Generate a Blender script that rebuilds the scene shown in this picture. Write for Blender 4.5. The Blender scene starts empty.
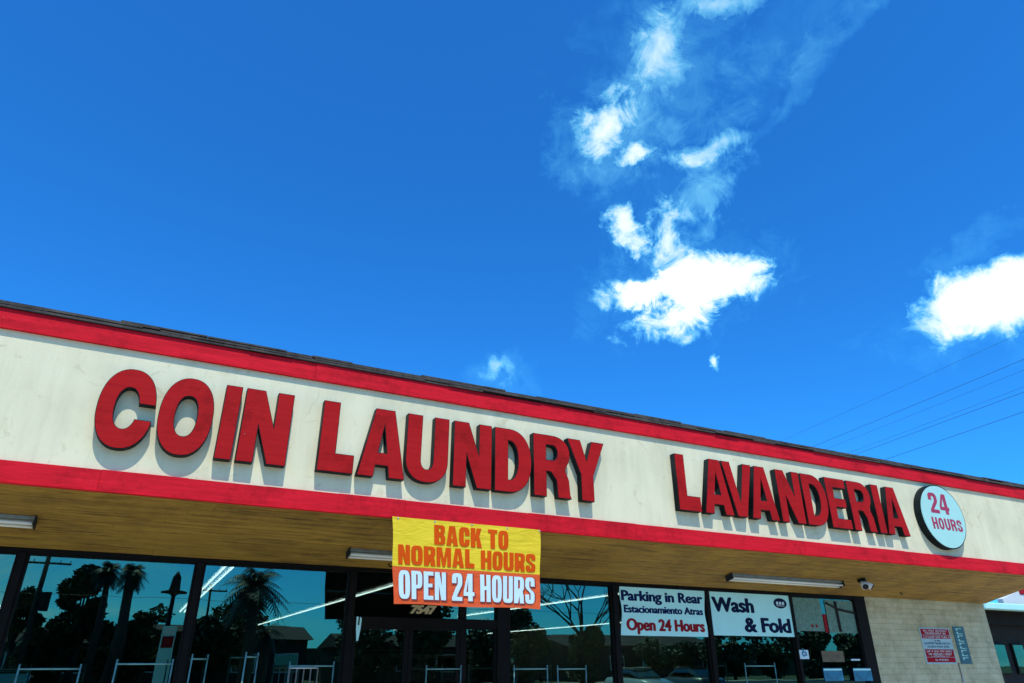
import bpy, bmesh, math, random
from mathutils import Vector, Matrix
random.seed(7)
R = math.radians
scene = bpy.context.scene
COL = scene.collection

# ------------------------------------------------------------------ camera
EYE = 1.6
TH, PS, FPX = R(25.2), R(26.9), 683.0
FW = Vector((math.sin(PS)*math.cos(TH), math.cos(PS)*math.cos(TH), math.sin(TH)))
RT = Vector((math.cos(PS), -math.sin(PS), 0))
UP = Vector((-math.sin(PS)*math.sin(TH), -math.cos(PS)*math.sin(TH), math.cos(TH)))
cam_d = bpy.data.cameras.new('camera'); cam_d.sensor_width = 36; cam_d.lens = 36*FPX/1024
cam_d.clip_end = 2000; cam_d.clip_start = 0.05
cam = bpy.data.objects.new('camera', cam_d); COL.objects.link(cam)
m = Matrix((RT, UP, -FW)).transposed().to_4x4(); m.translation = (0, 0, EYE)
cam.matrix_world = m
scene.camera = cam

def ray(x, y):
    return ((x-512)*RT - (y-341.5)*UP + FPX*FW)
def at(x, y, Y):                      # survey: the point of the vertical plane y=Y seen at a pixel of the photo
    d = ray(x, y); return Vector((d.x/d.y*Y, Y, EYE + d.z/d.y*Y))
GL = 9.6                              # glass line
FA = 8.0                               # fascia line
def mirrored(x, y, Yv):                # where a thing stands whose mirror image shows in the shop glass
    p = at(x, y, Yv); return Vector((p.x, 2*GL - Yv, p.z))

# ------------------------------------------------------------------ render
scene.render.engine = 'CYCLES'
scene.view_settings.view_transform = 'Standard'
scene.view_settings.look = 'None'
scene.view_settings.exposure = 0.35
scene.cycles.max_bounces = 8
scene.cycles.transparent_max_bounces = 12

# ------------------------------------------------------------------ materials
def newmat(name):
    mt = bpy.data.materials.new(name); mt.use_nodes = True
    nt = mt.node_tree; b = nt.nodes['Principled BSDF']
    return mt, nt, b
def N(nt, t, **k):
    n = nt.nodes.new(t)
    for a, v in k.items():
        if a in ('operation', 'blend_type', 'data_type', 'noise_dimensions', 'feature', 'wave_type', 'bands_direction', 'sky_type'): setattr(n, a, v)
        else: n.inputs[a].default_value = v
    return n
def coords(nt, scale):
    tc = nt.nodes.new('ShaderNodeTexCoord'); mp = nt.nodes.new('ShaderNodeMapping')
    mp.inputs['Scale'].default_value = scale
    nt.links.new(tc.outputs['Object'], mp.inputs['Vector']); return mp.outputs[0]
def ramp(nt, fac, stops):
    r = nt.nodes.new('ShaderNodeValToRGB')
    while len(r.color_ramp.elements) < len(stops): r.color_ramp.elements.new(0.5)
    for e, (p, c) in zip(r.color_ramp.elements, stops):
        e.position = p; e.color = (c[0], c[1], c[2], 1)
    nt.links.new(fac, r.inputs[0]); return r.outputs[0]
def mixc(nt, a, b, fac, mode='MIX'):
    n = nt.nodes.new('ShaderNodeMix'); n.data_type = 'RGBA'; n.blend_type = mode
    for s, v in ((6, a), (7, b)):
        if isinstance(v, (tuple, list)): n.inputs[s].default_value = (*v, 1)
        else: nt.links.new(v, n.inputs[s])
    if isinstance(fac, (int, float)): n.inputs[0].default_value = fac
    else: nt.links.new(fac, n.inputs[0])
    return n.outputs[2]
def noise(nt, vec, scale, detail=5, rough=.6, dist=0):
    n = N(nt, 'ShaderNodeTexNoise', Scale=scale, Detail=detail, Roughness=rough, Distortion=dist)
    nt.links.new(vec, n.inputs['Vector']); return n.outputs[0]
def bump(nt, b, h, strength=.3, dist=.01):
    n = N(nt, 'ShaderNodeBump', Strength=strength, Distance=dist)
    nt.links.new(h, n.inputs['Height']); nt.links.new(n.outputs[0], b.inputs['Normal']); return n
def mat(name, c, rough=.6, var=.18, scale=(1, 1, 1), ns=3, metal=0, bs=.15, bd=.004, spec=.5, fine=60):
    mt, nt, b = newmat(name)
    v = coords(nt, scale)
    n1 = noise(nt, v, ns)
    lo = tuple(x*(1-var) for x in c); hi = tuple(min(1, x*(1+var)) for x in c)
    nt.links.new(ramp(nt, n1, [(.3, lo), (.7, hi)]), b.inputs['Base Color'])
    b.inputs['Roughness'].default_value = rough; b.inputs['Metallic'].default_value = metal
    b.inputs['Specular IOR Level'].default_value = spec
    if bs: bump(nt, b, noise(nt, v, fine, 3), bs, bd)
    return mt
M = {}
M['black'] = mat('black_metal', (.008, .008, .009), .6, .3, spec=.15)
M['can'] = mat('letter_can', (.008, .014, .016), .6, .4, ns=6, spec=.12)
M['dark_frame'] = mat('dark_bronze_frame', (.0055, .005, .005), .6, .3, spec=.10)
M['steel'] = mat('steel', (.55, .58, .58), .3, .1, metal=.9)
M['chrome'] = mat('zinc_plated_tube', (.13, .30, .30), .45, .5, ns=7, metal=.0)
M['white'] = mat('white_enamel', (.7, .72, .7), .4, .08)
M['fixture'] = mat('fixture_enamel', (.20, .23, .22), .45, .2, ns=9)
M['tube_off'] = mat('unlit_tube', (.75, .8, .78), .25, .05)
M['rust'] = mat('rust', (.13, .05, .02), .85, .5, ns=12)
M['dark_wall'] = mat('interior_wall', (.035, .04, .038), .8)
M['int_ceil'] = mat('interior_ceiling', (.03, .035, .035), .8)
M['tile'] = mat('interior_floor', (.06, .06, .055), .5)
M['asphalt'] = mat('asphalt', (.055, .055, .056), .9, .35, ns=.8, bs=.5, fine=90)
M['concrete'] = mat('concrete', (.50, .44, .32), .85, .2, ns=1.2, bs=.4)
M['lot'] = mat('pale_fill_concrete', (.44, .38, .26), .9, .2, ns=.7, bs=.4, fine=90)  # lot tone kept pale and warm to bounce fill light onto the facade
M['paint'] = mat('line_paint', (.7, .7, .66), .7, .15)
M['grass'] = mat('dry_grass', (.07, .09, .03), .9, .4)
M['leaf'] = mat('leaf_dark', (.03, .055, .018), .6, .5, ns=1.5, bs=0)
M['leaf2'] = mat('leaf_mid', (.045, .075, .022), .6, .5, ns=1.5, bs=0)
M['palm'] = mat('palm_leaf', (.012, .022, .008), .5, .4, bs=0)
M['bark'] = mat('bark', (.045, .035, .026), .9, .4, ns=8, bs=.8, bd=.02)
M['pole'] = mat('pole_wood', (.035, .026, .02), .9, .3, ns=8)
M['wire'] = mat('wire', (.02, .02, .022), .6, .1, bs=0)
M['tyre'] = mat('tyre', (.015, .015, .015), .85, .2)
M['stucco_tan'] = mat('tan_stucco', (.10, .07, .045), .9, .15)
M['stucco_pink'] = mat('rose_stucco', (.06, .04, .03), .9, .15)
M['roof_tile'] = mat('brown_roof', (.05, .028, .02), .9, .3)
M['cyan_paint'] = mat('pale_cyan_paint', (.38, .74, .76), .5, .06)
M['grey_dark'] = mat('dark_grey_wall', (.022, .024, .026), .8, .2, spec=.15)
M['red_plain'] = mat('red_print', (.36, .008, .02), .7, .1, spec=.1)
M['navy'] = mat('navy_print', (.005, .016, .085), .7, .1, spec=.1)
M['navy2'] = mat('darker_navy_print', (.003, .010, .045), .7, .1, spec=.1)
M['redtext'] = mat('dark_red_print', (.26, .012, .02), .7, .1, spec=.1)
M['signwhite'] = mat('pale_sign_vinyl', (.46, .86, .84), .45, .06, ns=2)
M['discface'] = mat('pale_disc_face', (.37, .65, .60), .35, .04, ns=2)
M['disctext'] = mat('crimson_vinyl', (.36, .012, .05), .4, .08)
M['orange'] = mat('orange_vinyl', (.66, .085, .014), .5, .06)
M['orange_txt'] = mat('burnt_orange_print', (.60, .075, .006), .8, .06, spec=.05)
M['maroon_txt'] = mat('maroon_outline_print', (.24, .02, .01), .5, .06)
M['txtwhite'] = mat('white_print', (.52, .70, .76), .5, .04)
M['yellow'] = mat('yellow_vinyl', (.68, .58, .02), .5, .05, ns=1.5)
M['gold'] = mat('gold_numerals', (.48, .38, .20), .4, .1)
M['blue_print'] = mat('blue_print', (.006, .17, .30), .5, .5, ns=7)
M['teal_sign'] = mat('teal_sign', (.02, .12, .15), .5, .25, ns=9)
M['notice'] = mat('dull_notice_white', (.34, .52, .56), .6, .15, ns=6)
M['paper'] = mat('grey_green_paper', (.11, .22, .18), .7, .35, ns=16)
M['brown_print'] = mat('brown_print', (.12, .09, .05), .6, .5, ns=16)

def vinyl(name, c, c2):
    mt, nt, b = newmat(name); v = coords(nt, (1, 1, 1)); b.inputs['Roughness'].default_value = .42
    b.inputs['Specular IOR Level'].default_value = .35
    nt.links.new(ramp(nt, noise(nt, v, 1.6, 5, .6), [(.3, c), (.7, c2)]), b.inputs['Base Color'])
    mp = nt.nodes.new('ShaderNodeMapping'); tc = nt.nodes.new('ShaderNodeTexCoord')
    mp.inputs['Rotation'].default_value = (0, R(38), 0); mp.inputs['Scale'].default_value = (1.2, 1, 5)
    nt.links.new(tc.outputs['Object'], mp.inputs[0])
    n1 = N(nt, 'ShaderNodeTexNoise', Scale=1.7, Detail=3, Roughness=.5, Distortion=1.2); nt.links.new(mp.outputs[0], n1.inputs['Vector'])
    bump(nt, b, n1.outputs[0], .4, .04); return mt
M['yellow'] = vinyl('yellow_vinyl', (.68, .48, .010), (.74, .58, .020)); M['orange'] = vinyl('orange_vinyl', (.60, .075, .012), (.70, .10, .016))
# stucco of the fascia: cream paint, faint rain streaks and patches
def stucco():
    mt, nt, b = newmat('cream_stucco')
    v = coords(nt, (1, 1, 1)); vs = coords(nt, (3.0, 1, .4))
    base = ramp(nt, noise(nt, v, .9, 6, .6), [(.25, (.58, .56, .385)), (.5, (.69, .665, .465)), (.8, (.75, .725, .525))])
    st = ramp(nt, noise(nt, vs, 1.3, 7, .7), [(.36, (.76, .76, .74)), (.55, (1, 1, 1))])
    c = mixc(nt, base, st, .38, 'MULTIPLY')
    pt = ramp(nt, noise(nt, v, 3.2, 8, .75, 1.5), [(.33, (.70, .66, .56)), (.42, (1, 1, 1))])
    c = mixc(nt, c, pt, .55, 'MULTIPLY')
    nt.links.new(c, b.inputs['Base Color']); b.inputs['Roughness'].default_value = .85
    h = noise(nt, v, 45, 6, .7); bump(nt, b, h, .25, .010)
    return mt
M['stucco'] = stucco()
def redboard(name, c0, c1):
    mt, nt, b = newmat(name); b.inputs['Specular IOR Level'].default_value = .12
    v = coords(nt, (1, 1, 1)); vs = coords(nt, (.7, 6, 9))
    base = ramp(nt, noise(nt, vs, 2.5, 7, .7), [(.3, c0), (.7, c1)])
    chip = ramp(nt, noise(nt, v, 14, 8, .8, .6), [(.69, (0, 0, 0)), (.71, (1, 1, 1))])
    c = mixc(nt, base, (.62, .55, .47), chip)
    dk = ramp(nt, noise(nt, v, 2.1, 7, .75), [(.33, (.45, .4, .4)), (.50, (1, 1, 1))])
    c = mixc(nt, c, dk, .6, 'MULTIPLY')
    nt.links.new(c, b.inputs['Base Color']); b.inputs['Roughness'].default_value = .75
    bump(nt, b, noise(nt, vs, 14, 6, .7), .5, .01)
    return mt
M['trim'] = redboard('red_trim_paint', (.46, .006, .017), (.72, .011, .028))
M['letter_red'] = redboard('faded_red_acrylic', (.34, .005, .008), (.42, .009, .011))
def soffitmat():
    mt, nt, b = newmat('ochre_soffit_paint')
    v = coords(nt, (1, 1, 1)); vs = coords(nt, (.35, 7, 7))
    base = ramp(nt, noise(nt, vs, 2.2, 8, .7), [(.25, (.10, .055, .008)), (.42, (.28, .165, .024)), (.75, (.42, .27, .042))])
    cr = ramp(nt, noise(nt, coords(nt, (.9, 22, 22)), 1.6, 8, .75, .4), [(.39, (.16, .12, .07)), (.47, (1, 1, 1))])
    c = mixc(nt, base, cr, .8, 'MULTIPLY')
    pt = ramp(nt, noise(nt, v, 1.3, 6, .7), [(.36, (.42, .36, .28)), (.56, (1, 1, 1))])
    c = mixc(nt, c, pt, .6, 'MULTIPLY')
    nt.links.new(c, b.inputs['Base Color']); b.inputs['Roughness'].default_value = .7
    bump(nt, b, noise(nt, vs, 6, 8, .75), .6, .012)
    return mt
M['soffit'] = soffitmat()
def blockmat():
    mt, nt, b = newmat('cream_painted_block')
    tc = nt.nodes.new('ShaderNodeTexCoord')
    sx = nt.nodes.new('ShaderNodeSeparateXYZ'); cb = nt.nodes.new('ShaderNodeCombineXYZ')
    nt.links.new(tc.outputs['Object'], sx.inputs[0])
    ad = N(nt, 'ShaderNodeMath', operation='ADD')
    nt.links.new(sx.outputs[0], ad.inputs[0]); nt.links.new(sx.outputs[1], ad.inputs[1])
    nt.links.new(ad.outputs[0], cb.inputs[0]); nt.links.new(sx.outputs[2], cb.inputs[1])
    br = nt.nodes.new('ShaderNodeTexBrick')
    br.inputs['Scale'].default_value = 1; br.inputs['Brick Width'].default_value = .40
    br.inputs['Row Height'].default_value = .10; br.inputs['Mortar Size'].default_value = .006
    br.inputs['Mortar Smooth'].default_value = .6
    br.inputs['Color1'].default_value = (.55, .515, .33, 1); br.inputs['Color2'].default_value = (.60, .565, .38, 1)
    br.inputs['Mortar'].default_value = (.545, .51, .33, 1)
    nt.links.new(cb.outputs[0], br.inputs['Vector'])
    v = coords(nt, (1, 1, 1))
    c = mixc(nt, br.outputs['Color'], ramp(nt, noise(nt, v, 2.4, 7, .7), [(.34, (.46, .43, .35)), (.58, (1, 1, 1))]), .7, 'MULTIPLY')
    c = mixc(nt, c, ramp(nt, noise(nt, v, 9, 5, .8), [(.27, (.30, .26, .2)), (.32, (1, 1, 1))]), .8, 'MULTIPLY')
    nt.links.new(c, b.inputs['Base Color']); b.inputs['Roughness'].default_value = .9
    bp = bump(nt, b, noise(nt, v, 40, 6, .75), .9, .012)
    bp2 = N(nt, 'ShaderNodeBump', Strength=.7, Distance=.01)
    nt.links.new(br.outputs['Fac'], bp2.inputs['Height']); bp2.invert = True
    nt.links.new(bp2.outputs[0], bp.inputs['Normal'])
    return mt
M['block'] = blockmat()
def shingle():
    mt, nt, b = newmat('weathered_grey_shingle')
    v = coords(nt, (1, 1, 1))
    base = ramp(nt, noise(nt, coords(nt, (3, 1, 1)), 2.2, 8, .7), [(.3, (.022, .02, .019)), (.6, (.075, .068, .062)), (.8, (.15, .13, .115))])
    nt.links.new(base, b.inputs['Base Color']); b.inputs['Roughness'].default_value = .95
    bump(nt, b, noise(nt, v, 50, 5, .8), .8, .01)
    return mt
M['shingle'] = shingle()
def glassmat(name, trans, refl, base, strength=.75):
    mt = bpy.data.materials.new(name); mt.use_nodes = True; nt = mt.node_tree; nt.nodes.clear()
    out = nt.nodes.new('ShaderNodeOutputMaterial'); mx = nt.nodes.new('ShaderNodeMixShader')
    tr = nt.nodes.new('ShaderNodeBsdfTransparent'); tr.inputs[0].default_value = (*trans, 1)
    gl = nt.nodes.new('ShaderNodeBsdfGlossy'); gl.inputs['Color'].default_value = (*refl, 1); gl.inputs['Roughness'].default_value = .0
    fr = N(nt, 'ShaderNodeFresnel', IOR=1.5)
    ma = N(nt, 'ShaderNodeMath', operation='MULTIPLY_ADD'); ma.inputs[1].default_value = strength; ma.inputs[2].default_value = base
    nt.links.new(fr.outputs[0], ma.inputs[0]); nt.links.new(ma.outputs[0], mx.inputs[0])
    nt.links.new(tr.outputs[0], mx.inputs[1]); nt.links.new(gl.outputs[0], mx.inputs[2])
    v = coords(nt, (1, 1, 1)); bp = N(nt, 'ShaderNodeBump', Strength=.05, Distance=.02)
    nt.links.new(noise(nt, v, .8, 2), bp.inputs['Height']); nt.links.new(bp.outputs[0], gl.inputs['Normal'])
    nt.links.new(mx.outputs[0], out.inputs[0]); return mt
M['glass'] = glassmat('teal_tinted_glass', (.28, .32, .32), (.34, .70, .56), .25)
M['glass_car'] = glassmat('car_glass', (.1, .12, .12), (.8, .9, .9), .12)
def emis(name, c, s):
    mt = bpy.data.materials.new(name); mt.use_nodes = True; nt = mt.node_tree; nt.nodes.clear()
    out = nt.nodes.new('ShaderNodeOutputMaterial'); e = nt.nodes.new('ShaderNodeEmission')
    e.inputs[0].default_value = (*c, 1); e.inputs[1].default_value = s
    nt.links.new(e.outputs[0], out.inputs[0]); return mt
M['tube_on'] = emis('lit_tube', (.95, 1, .9), 13)

# ------------------------------------------------------------------ mesh helpers
class MB:
    def __init__(s): s.v = []; s.f = []
    def quad(s, a, b, c, d):
        i = len(s.v); s.v += [tuple(a), tuple(b), tuple(c), tuple(d)]; s.f.append((i, i+1, i+2, i+3)); return s
    def box(s, a, b):
        x0, y0, z0 = a; x1, y1, z1 = b; i = len(s.v)
        s.v += [(x0, y0, z0), (x1, y0, z0), (x1, y1, z0), (x0, y1, z0), (x0, y0, z1), (x1, y0, z1), (x1, y1, z1), (x0, y1, z1)]
        s.f += [tuple(i+k for k in q) for q in ((0, 3, 2, 1), (4, 5, 6, 7), (0, 1, 5, 4), (1, 2, 6, 5), (2, 3, 7, 6), (3, 0, 4, 7))]; return s
    def prism(s, prof, x0, x1):       # profile in (y,z), swept along x
        n = len(prof); i = len(s.v)
        s.v += [(x0, y, z) for y, z in prof] + [(x1, y, z) for y, z in prof]
        s.f += [(i+k, i+(k+1) % n, i+n+(k+1) % n, i+n+k) for k in range(n)]
        s.f += [tuple(i+k for k in reversed(range(n))), tuple(i+n+k for k in range(n))]; return s
    def tube(s, pts, r, n=8, cap=True):
        pts = [Vector(p) for p in pts]; rs = r if isinstance(r, (list, tuple)) else [r]*len(pts)
        base = len(s.v); prev = None
        for k, p in enumerate(pts):
            d = (pts[min(k+1, len(pts)-1)]-pts[max(k-1, 0)]).normalized()
            a = prev if prev else (Vector((0, 0, 1)) if abs(d.z) < .9 else Vector((1, 0, 0)))
            u = (a - d*a.dot(d)).normalized(); w = d.cross(u); prev = u
            for q in range(n):
                t = 2*math.pi*q/n; s.v.append(tuple(p + (u*math.cos(t)+w*math.sin(t))*rs[k]))
        for k in range(len(pts)-1):
            for q in range(n):
                s.f.append((base+k*n+q, base+k*n+(q+1) % n, base+(k+1)*n+(q+1) % n, base+(k+1)*n+q))
        if cap:
            s.f.append(tuple(base+q for q in reversed(range(n)))); e = base+(len(pts)-1)*n
            s.f.append(tuple(e+q for q in range(n)))
        return s
    def build(s, name, mt, parent=None, smooth=False, bevel=0):
        me = bpy.data.meshes.new(name); me.from_pydata(s.v, [], s.f); me.materials.append(mt)
        return link(name, me, parent, smooth, bevel)
def link(name, me, parent=None, smooth=False, bevel=0):
    bm = bmesh.new(); bm.from_mesh(me)
    bmesh.ops.recalc_face_normals(bm, faces=bm.faces)
    if bevel: bmesh.ops.bevel(bm, geom=list(bm.edges), offset=bevel, segments=1, affect='EDGES', clamp_overlap=True)
    bm.to_mesh(me); bm.free()
    if smooth:
        for p in me.polygons: p.use_smooth = True
    o = bpy.data.objects.new(name, me); COL.objects.link(o)
    if parent:
        pm = parent
        off = Vector((0, 0, 0))
        while pm: off += pm.location; pm = pm.parent
        me.transform(Matrix.Translation(-off)); o.parent = parent
    return o
def thing(name, label, cat, loc=(0, 0, 0), group=None):
    o = bpy.data.objects.new(name, None); COL.objects.link(o); o.location = loc
    o.empty_display_size = .2
    return tag(o, label, cat, group)
def tag(o, label=None, cat=None, group=None, kind=None):
    for k, v in (('label', label), ('category', cat), ('group', group), ('kind', kind)):
        if v: o[k] = v
    return o
def copy_tree(o, parent=None):
    c = o.copy(); COL.objects.link(c)
    if parent: c.parent = parent
    for ch in list(o.children): copy_tree(ch, c)
    return c
def structure(o): return tag(o, kind='structure')

# ------------------------------------------------------------------ lettering
def sup(cx, cy, rx, ry, n, a0, a1, k=28):
    P = []
    for i in range(k+1):
        a = a0+(a1-a0)*i/k; c, s_ = math.cos(a), math.sin(a)
        P.append((cx+rx*math.copysign(abs(c)**(2/n), c), cy+ry*math.copysign(abs(s_)**(2/n), s_)))
    return P
PI = math.pi
def stroke(path, w, steps=7):
    # Catmull-Rom centre line, offset by half a width on each side; path points (x, y[, width])
    P = [Vector(p[:2]) for p in path]; W = [(p[2] if len(p) > 2 else w) for p in path]
    pts = []; ws = []
    for i in range(len(P)-1):
        p0 = P[max(i-1, 0)]; p1 = P[i]; p2 = P[i+1]; p3 = P[min(i+2, len(P)-1)]
        for k in range(steps):
            t = k/steps
            pts.append(.5*((2*p1)+(p2-p0)*t+(2*p0-5*p1+4*p2-p3)*t*t+(3*p1-p0-3*p2+p3)*t**3)); ws.append(W[i]+(W[i+1]-W[i])*t)
    pts.append(P[-1]); ws.append(W[-1])
    L, Rr = [], []
    for i, p in enumerate(pts):
        d = (pts[min(i+1, len(pts)-1)]-pts[max(i-1, 0)]).normalized(); nrm = Vector((-d.y, d.x))
        L.append(tuple(p+nrm*ws[i]/2)); Rr.append(tuple(p-nrm*ws[i]/2))
    return L+Rr[::-1]
def glyph(ch, w, s, t, n):
    """list of closed outlines, cap height 1, width w, stem s, bar t, squareness n"""
    h = 1
    if ch == 'I': return [[(0, 0), (w, 0), (w, 1), (0, 1)]]
    if ch == 'L': return [[(0, 0), (w, 0), (w, t*1.38), (s, t*1.38), (s, 1), (0, 1)]]
    if ch == 'T':
        a = w/2-s/2; b = w/2+s/2
        return [[(a, 0), (b, 0), (b, 1-t), (w, 1-t), (w, 1), (0, 1), (0, 1-t), (a, 1-t)]]
    if ch == 'E':
        e = w*.9; m0 = .5-t*.42; m1 = .5+t*.5
        return [[(0, 0), (w, 0), (w, t), (s, t), (s, m0), (e, m0), (e, m1), (s, m1), (s, 1-t), (w, 1-t), (w, 1), (0, 1)]]
    if ch == 'H':
        m0 = .5-t*.5; m1 = .5+t*.5
        return [[(0, 0), (s, 0), (s, m0), (w-s, m0), (w-s, 0), (w, 0), (w, 1), (w-s, 1), (w-s, m1), (s, m1), (s, 1), (0, 1)]]
    if ch == 'N':
        return [[(0, 0), (s*.92, 0), (s*.92, .52), (w-s*1.05, 0), (w, 0), (w, 1), (w-s*.92, 1), (w-s*.92, .48), (s*1.05, 1), (0, 1)]]
    if ch == 'M':
        q = s*.85
        return [[(0, 0), (q, 0), (q, .66), (w*.5-q*.38, 0), (w*.5+q*.38, 0), (w-q, .66), (w-q, 0), (w, 0), (w, 1), (w-q*1.35, 1), (w*.5, .42), (q*1.35, 1), (0, 1)]]
    if ch == 'A':
        ax = s*.62; c = w/2; sl = (c-ax)/1.0           # outer left edge runs (0,0)->(c-ax,1)
        i0 = s*1.0                                       # foot width
        b0, b1 = .17, .17+t*.95
        xi = lambda y: i0 + (c-0.0-i0)*y/.86             # inner edge meets the centre at .86
        return [[(0, 0), (i0, 0), (xi(b0)*1.0, b0), (w-xi(b0), b0), (w-i0, 0), (w, 0), (c+ax, 1), (c-ax, 1)],
                [(xi(b1), b1), (c, .78), (w-xi(b1), b1)]]
    if ch == 'V':
        c = w/2; k = s*.58
        return [[(c-k, 0), (c+k, 0), (w, 1), (w-s*1.0, 1), (c, .24), (s*1.0, 1), (0, 1)]]
    if ch == 'Y':
        c = w/2; k = s*.52
        return [[(c-k, 0), (c+k, 0), (c+k, .42), (w, 1), (w-s*1.06, 1), (c, .64), (s*1.06, 1), (0, 1), (c-k, .42)]]
    if ch == 'K':
        return [[(0, 0), (s, 0), (s, .36), (s*1.22, .42), (w-s*1.05, 0), (w, 0), (s*1.85, .60), (w*.97, 1), (w-s*1.1, 1), (s, .60), (s, 1), (0, 1)]]
    if ch == 'O' or ch == '0':
        return [sup(w/2, .5, w/2, .5, n, 0, 2*PI, 48)[:-1], sup(w/2, .5, w/2-s, .5-t, n*1.05, 0, 2*PI, 40)[:-1]]
    if ch == 'U':
        ry = min(.42, w*.52)
        o = [(0, 1)]+sup(w/2, ry, w/2, ry, n, PI, 2*PI, 22)+[(w, 1), (w-s, 1)]
        return [o+sup(w/2, ry, w/2-s, ry-t, n, 2*PI, PI, 18)+[(s, 1)]]
    if ch == 'C':
        def arc(rx, ry, ya, yb, rev=False):
            P = [p for p in sup(w/2, .5, rx, ry, n, 0, 2*PI, 96) if not (p[0] > w/2 and yb < p[1] < ya)]
            # rotate so that the run starts at the upper terminal
            k = next(i for i, p in enumerate(P) if p[0] > w/2 and p[1] >= ya)
            P = P[k:]+P[:k]
            seen = []; [seen.append(p) for p in P if not seen or (p[0]-seen[-1][0])**2+(p[1]-seen[-1][1])**2 > 1e-8]
            return seen
        up, lo = .575, .37
        A = arc(w/2, .5, up, lo); B = arc(w/2-s, .5-t, up, lo)
        xo = A[0][0]; xi = B[0][0]
        A = [(A[0][0]*.5+A[0][0]*.5, up)]+A+[(A[-1][0]-.01, lo)]; B = [(B[0][0], up)]+B+[(B[-1][0], lo)]
        return [A+B[::-1]]
    if ch == 'D':
        rx = w*.62
        o = [(0, 0)]+sup(w-rx, .5, rx, .5, n, -PI/2, PI/2, 26)+[(0, 1)]
        ri = rx-s
        return [o, [(s, t)]+sup(w-rx, .5, ri, .5-t, n, -PI/2, PI/2, 22)+[(s, 1-t)]]
    if ch in 'RP':
        yb = .43 if ch == 'R' else .38
        cy = (1+yb)/2; ry = (1-yb)/2; rx = w*.5
        bowl = sup(w-rx, cy, rx, ry, n, -PI/2, PI/2, 20)
        hole = [(s, yb+t*.85)]+sup(w-rx, cy, max(.03, rx-s), ry-t*.85, n, -PI/2, PI/2, 16)+[(s, 1-t*.85)]
        if ch == 'P': return [[(0, 0), (s, 0), (s, yb)]+bowl+[(0, 1)], hole]
        k = [p for p in bowl if p[1] > yb+.08*1]
        leg = [(0, 0), (s, 0), (s, yb-.02), (w-s*1.55, yb-.03), (w-s*1.12, yb-.16), (w-s*1.02, 0), (w*1.02, 0), (w*.985, .06), (w*.96, yb-.14), (w*.86, yb+.02)]
        return [leg+k+[(0, 1)], hole]
    if ch == 'B':
        ya = .54; rx = w*.45
        b1 = sup(w-rx, ya/2, rx, ya/2, n, -PI/2, PI/2*.82, 18); b2 = sup(w-rx-.01, (1+ya)/2, rx, (1-ya)/2, n, -PI/2*.82, PI/2, 18)
        q = t*.8
        h1 = [(s, q)]+sup(w-rx, ya/2, max(.02, rx-s), ya/2-q, n, -PI/2, PI/2, 12)+[(s, ya-q)]
        h2 = [(s, ya+q*.7)]+sup(w-rx, (1+ya)/2-q*.15, max(.02, rx-s), (1-ya)/2-q*.85, n, -PI/2, PI/2, 12)+[(s, 1-q)]
        return [[(0, 0)]+b1+b2+[(0, 1)], h1, h2]
    if ch == 'S':
        c = w/2
        A = [(w, .655)]+sup(c, .75, c, .25, n, 0, PI, 22)+[(0, .68), (w*.03, .61), (w*.14, .545), (w*.36, .475), (w-s*1.22, .42), (w-s*1.04, .385), (w-s, .34)]
        A += sup(c, .23, c-s, .23-t, n, 0, -PI, 16)+[(s, .345)]
        return [A+[(w-x, 1-y) for x, y in A]]
    if ch == '2':
        c = w/2
        return [[(0, 0), (w, 0), (w, t), (s*1.12, t), (s*1.2, .20), (w*.80, .44), (w*.95, .54), (w, .64)]+sup(c, .75, c, .25, n, 0, PI, 22)
                + [(0, .63), (s, .63)]+sup(c, .75, c-s, .25-t, n, PI, 0, 16)+[(w-s, .66), (w-s*1.08, .58), (w-s*1.5, .48), (w*.10, .21), (0, .12)]]
    if ch == '4':
        x1 = w-s*.42; x0 = x1-s
        return [[(x0, 0), (x1, 0), (x1, .19), (w, .19), (w, .19+t), (x1, .19+t), (x1, 1), (x0*.86, 1), (0, .19+t*1.1), (0, .19), (x0, .19)],
                [(s*.62, .19+t), (x0, .19+t), (x0, .80)]]
    raise KeyError(ch)
def outlines_mesh(name, outl, depth, offset=0.0, layers=True):
    """fills closed 2D outlines (holes by nesting) and gives them thickness; x right, y up, z to the viewer"""
    groups = [outl]
    if name == 'two' : groups = [[o] for o in outl]
    out = bmesh.new()
    for gi, g in enumerate(groups):
        cu = bpy.data.curves.new('c', 'CURVE'); cu.dimensions = '2D'; cu.fill_mode = 'BOTH'
        cu.extrude = depth/2; cu.offset = offset
        for o in g:
            sp = cu.splines.new('POLY'); sp.points.add(len(o)-1)
            for q, p in zip(sp.points, o): q.co = (p[0], p[1], 0, 1)
            sp.use_cyclic_u = True
        ob = bpy.data.objects.new('c', cu); COL.objects.link(ob)
        dg = bpy.context.evaluated_depsgraph_get(); me = bpy.data.meshes.new_from_object(ob.evaluated_get(dg))
        me.transform(Matrix.Translation((0, 0, gi*.0012)))
        out.from_mesh(me)
        bpy.data.objects.remove(ob); bpy.data.curves.remove(cu); bpy.data.meshes.remove(me)
    me = bpy.data.meshes.new(name); out.to_mesh(me); out.free(); return me
STAND = Matrix(((1, 0, 0, 0), (0, 0, -1, 0), (0, 1, 0, 0), (0, 0, 0, 1)))   # glyph plane stood up, facing -y
WREL = {'I': .52, 'L': .86, 'T': .9, 'E': .88, 'M': 1.32, 'A': 1.08, 'K': 1.05, 'C': 1, 'O': 1, 'N': 1.02, 'U': 1, 'R': 1.02, 'H': 1.02, 'B': 1, 'P': .96, 'S': .96, '2': .95, '4': 1.0, 'V': 1.05, 'D': 1.0, 'Y': 1.05}
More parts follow.
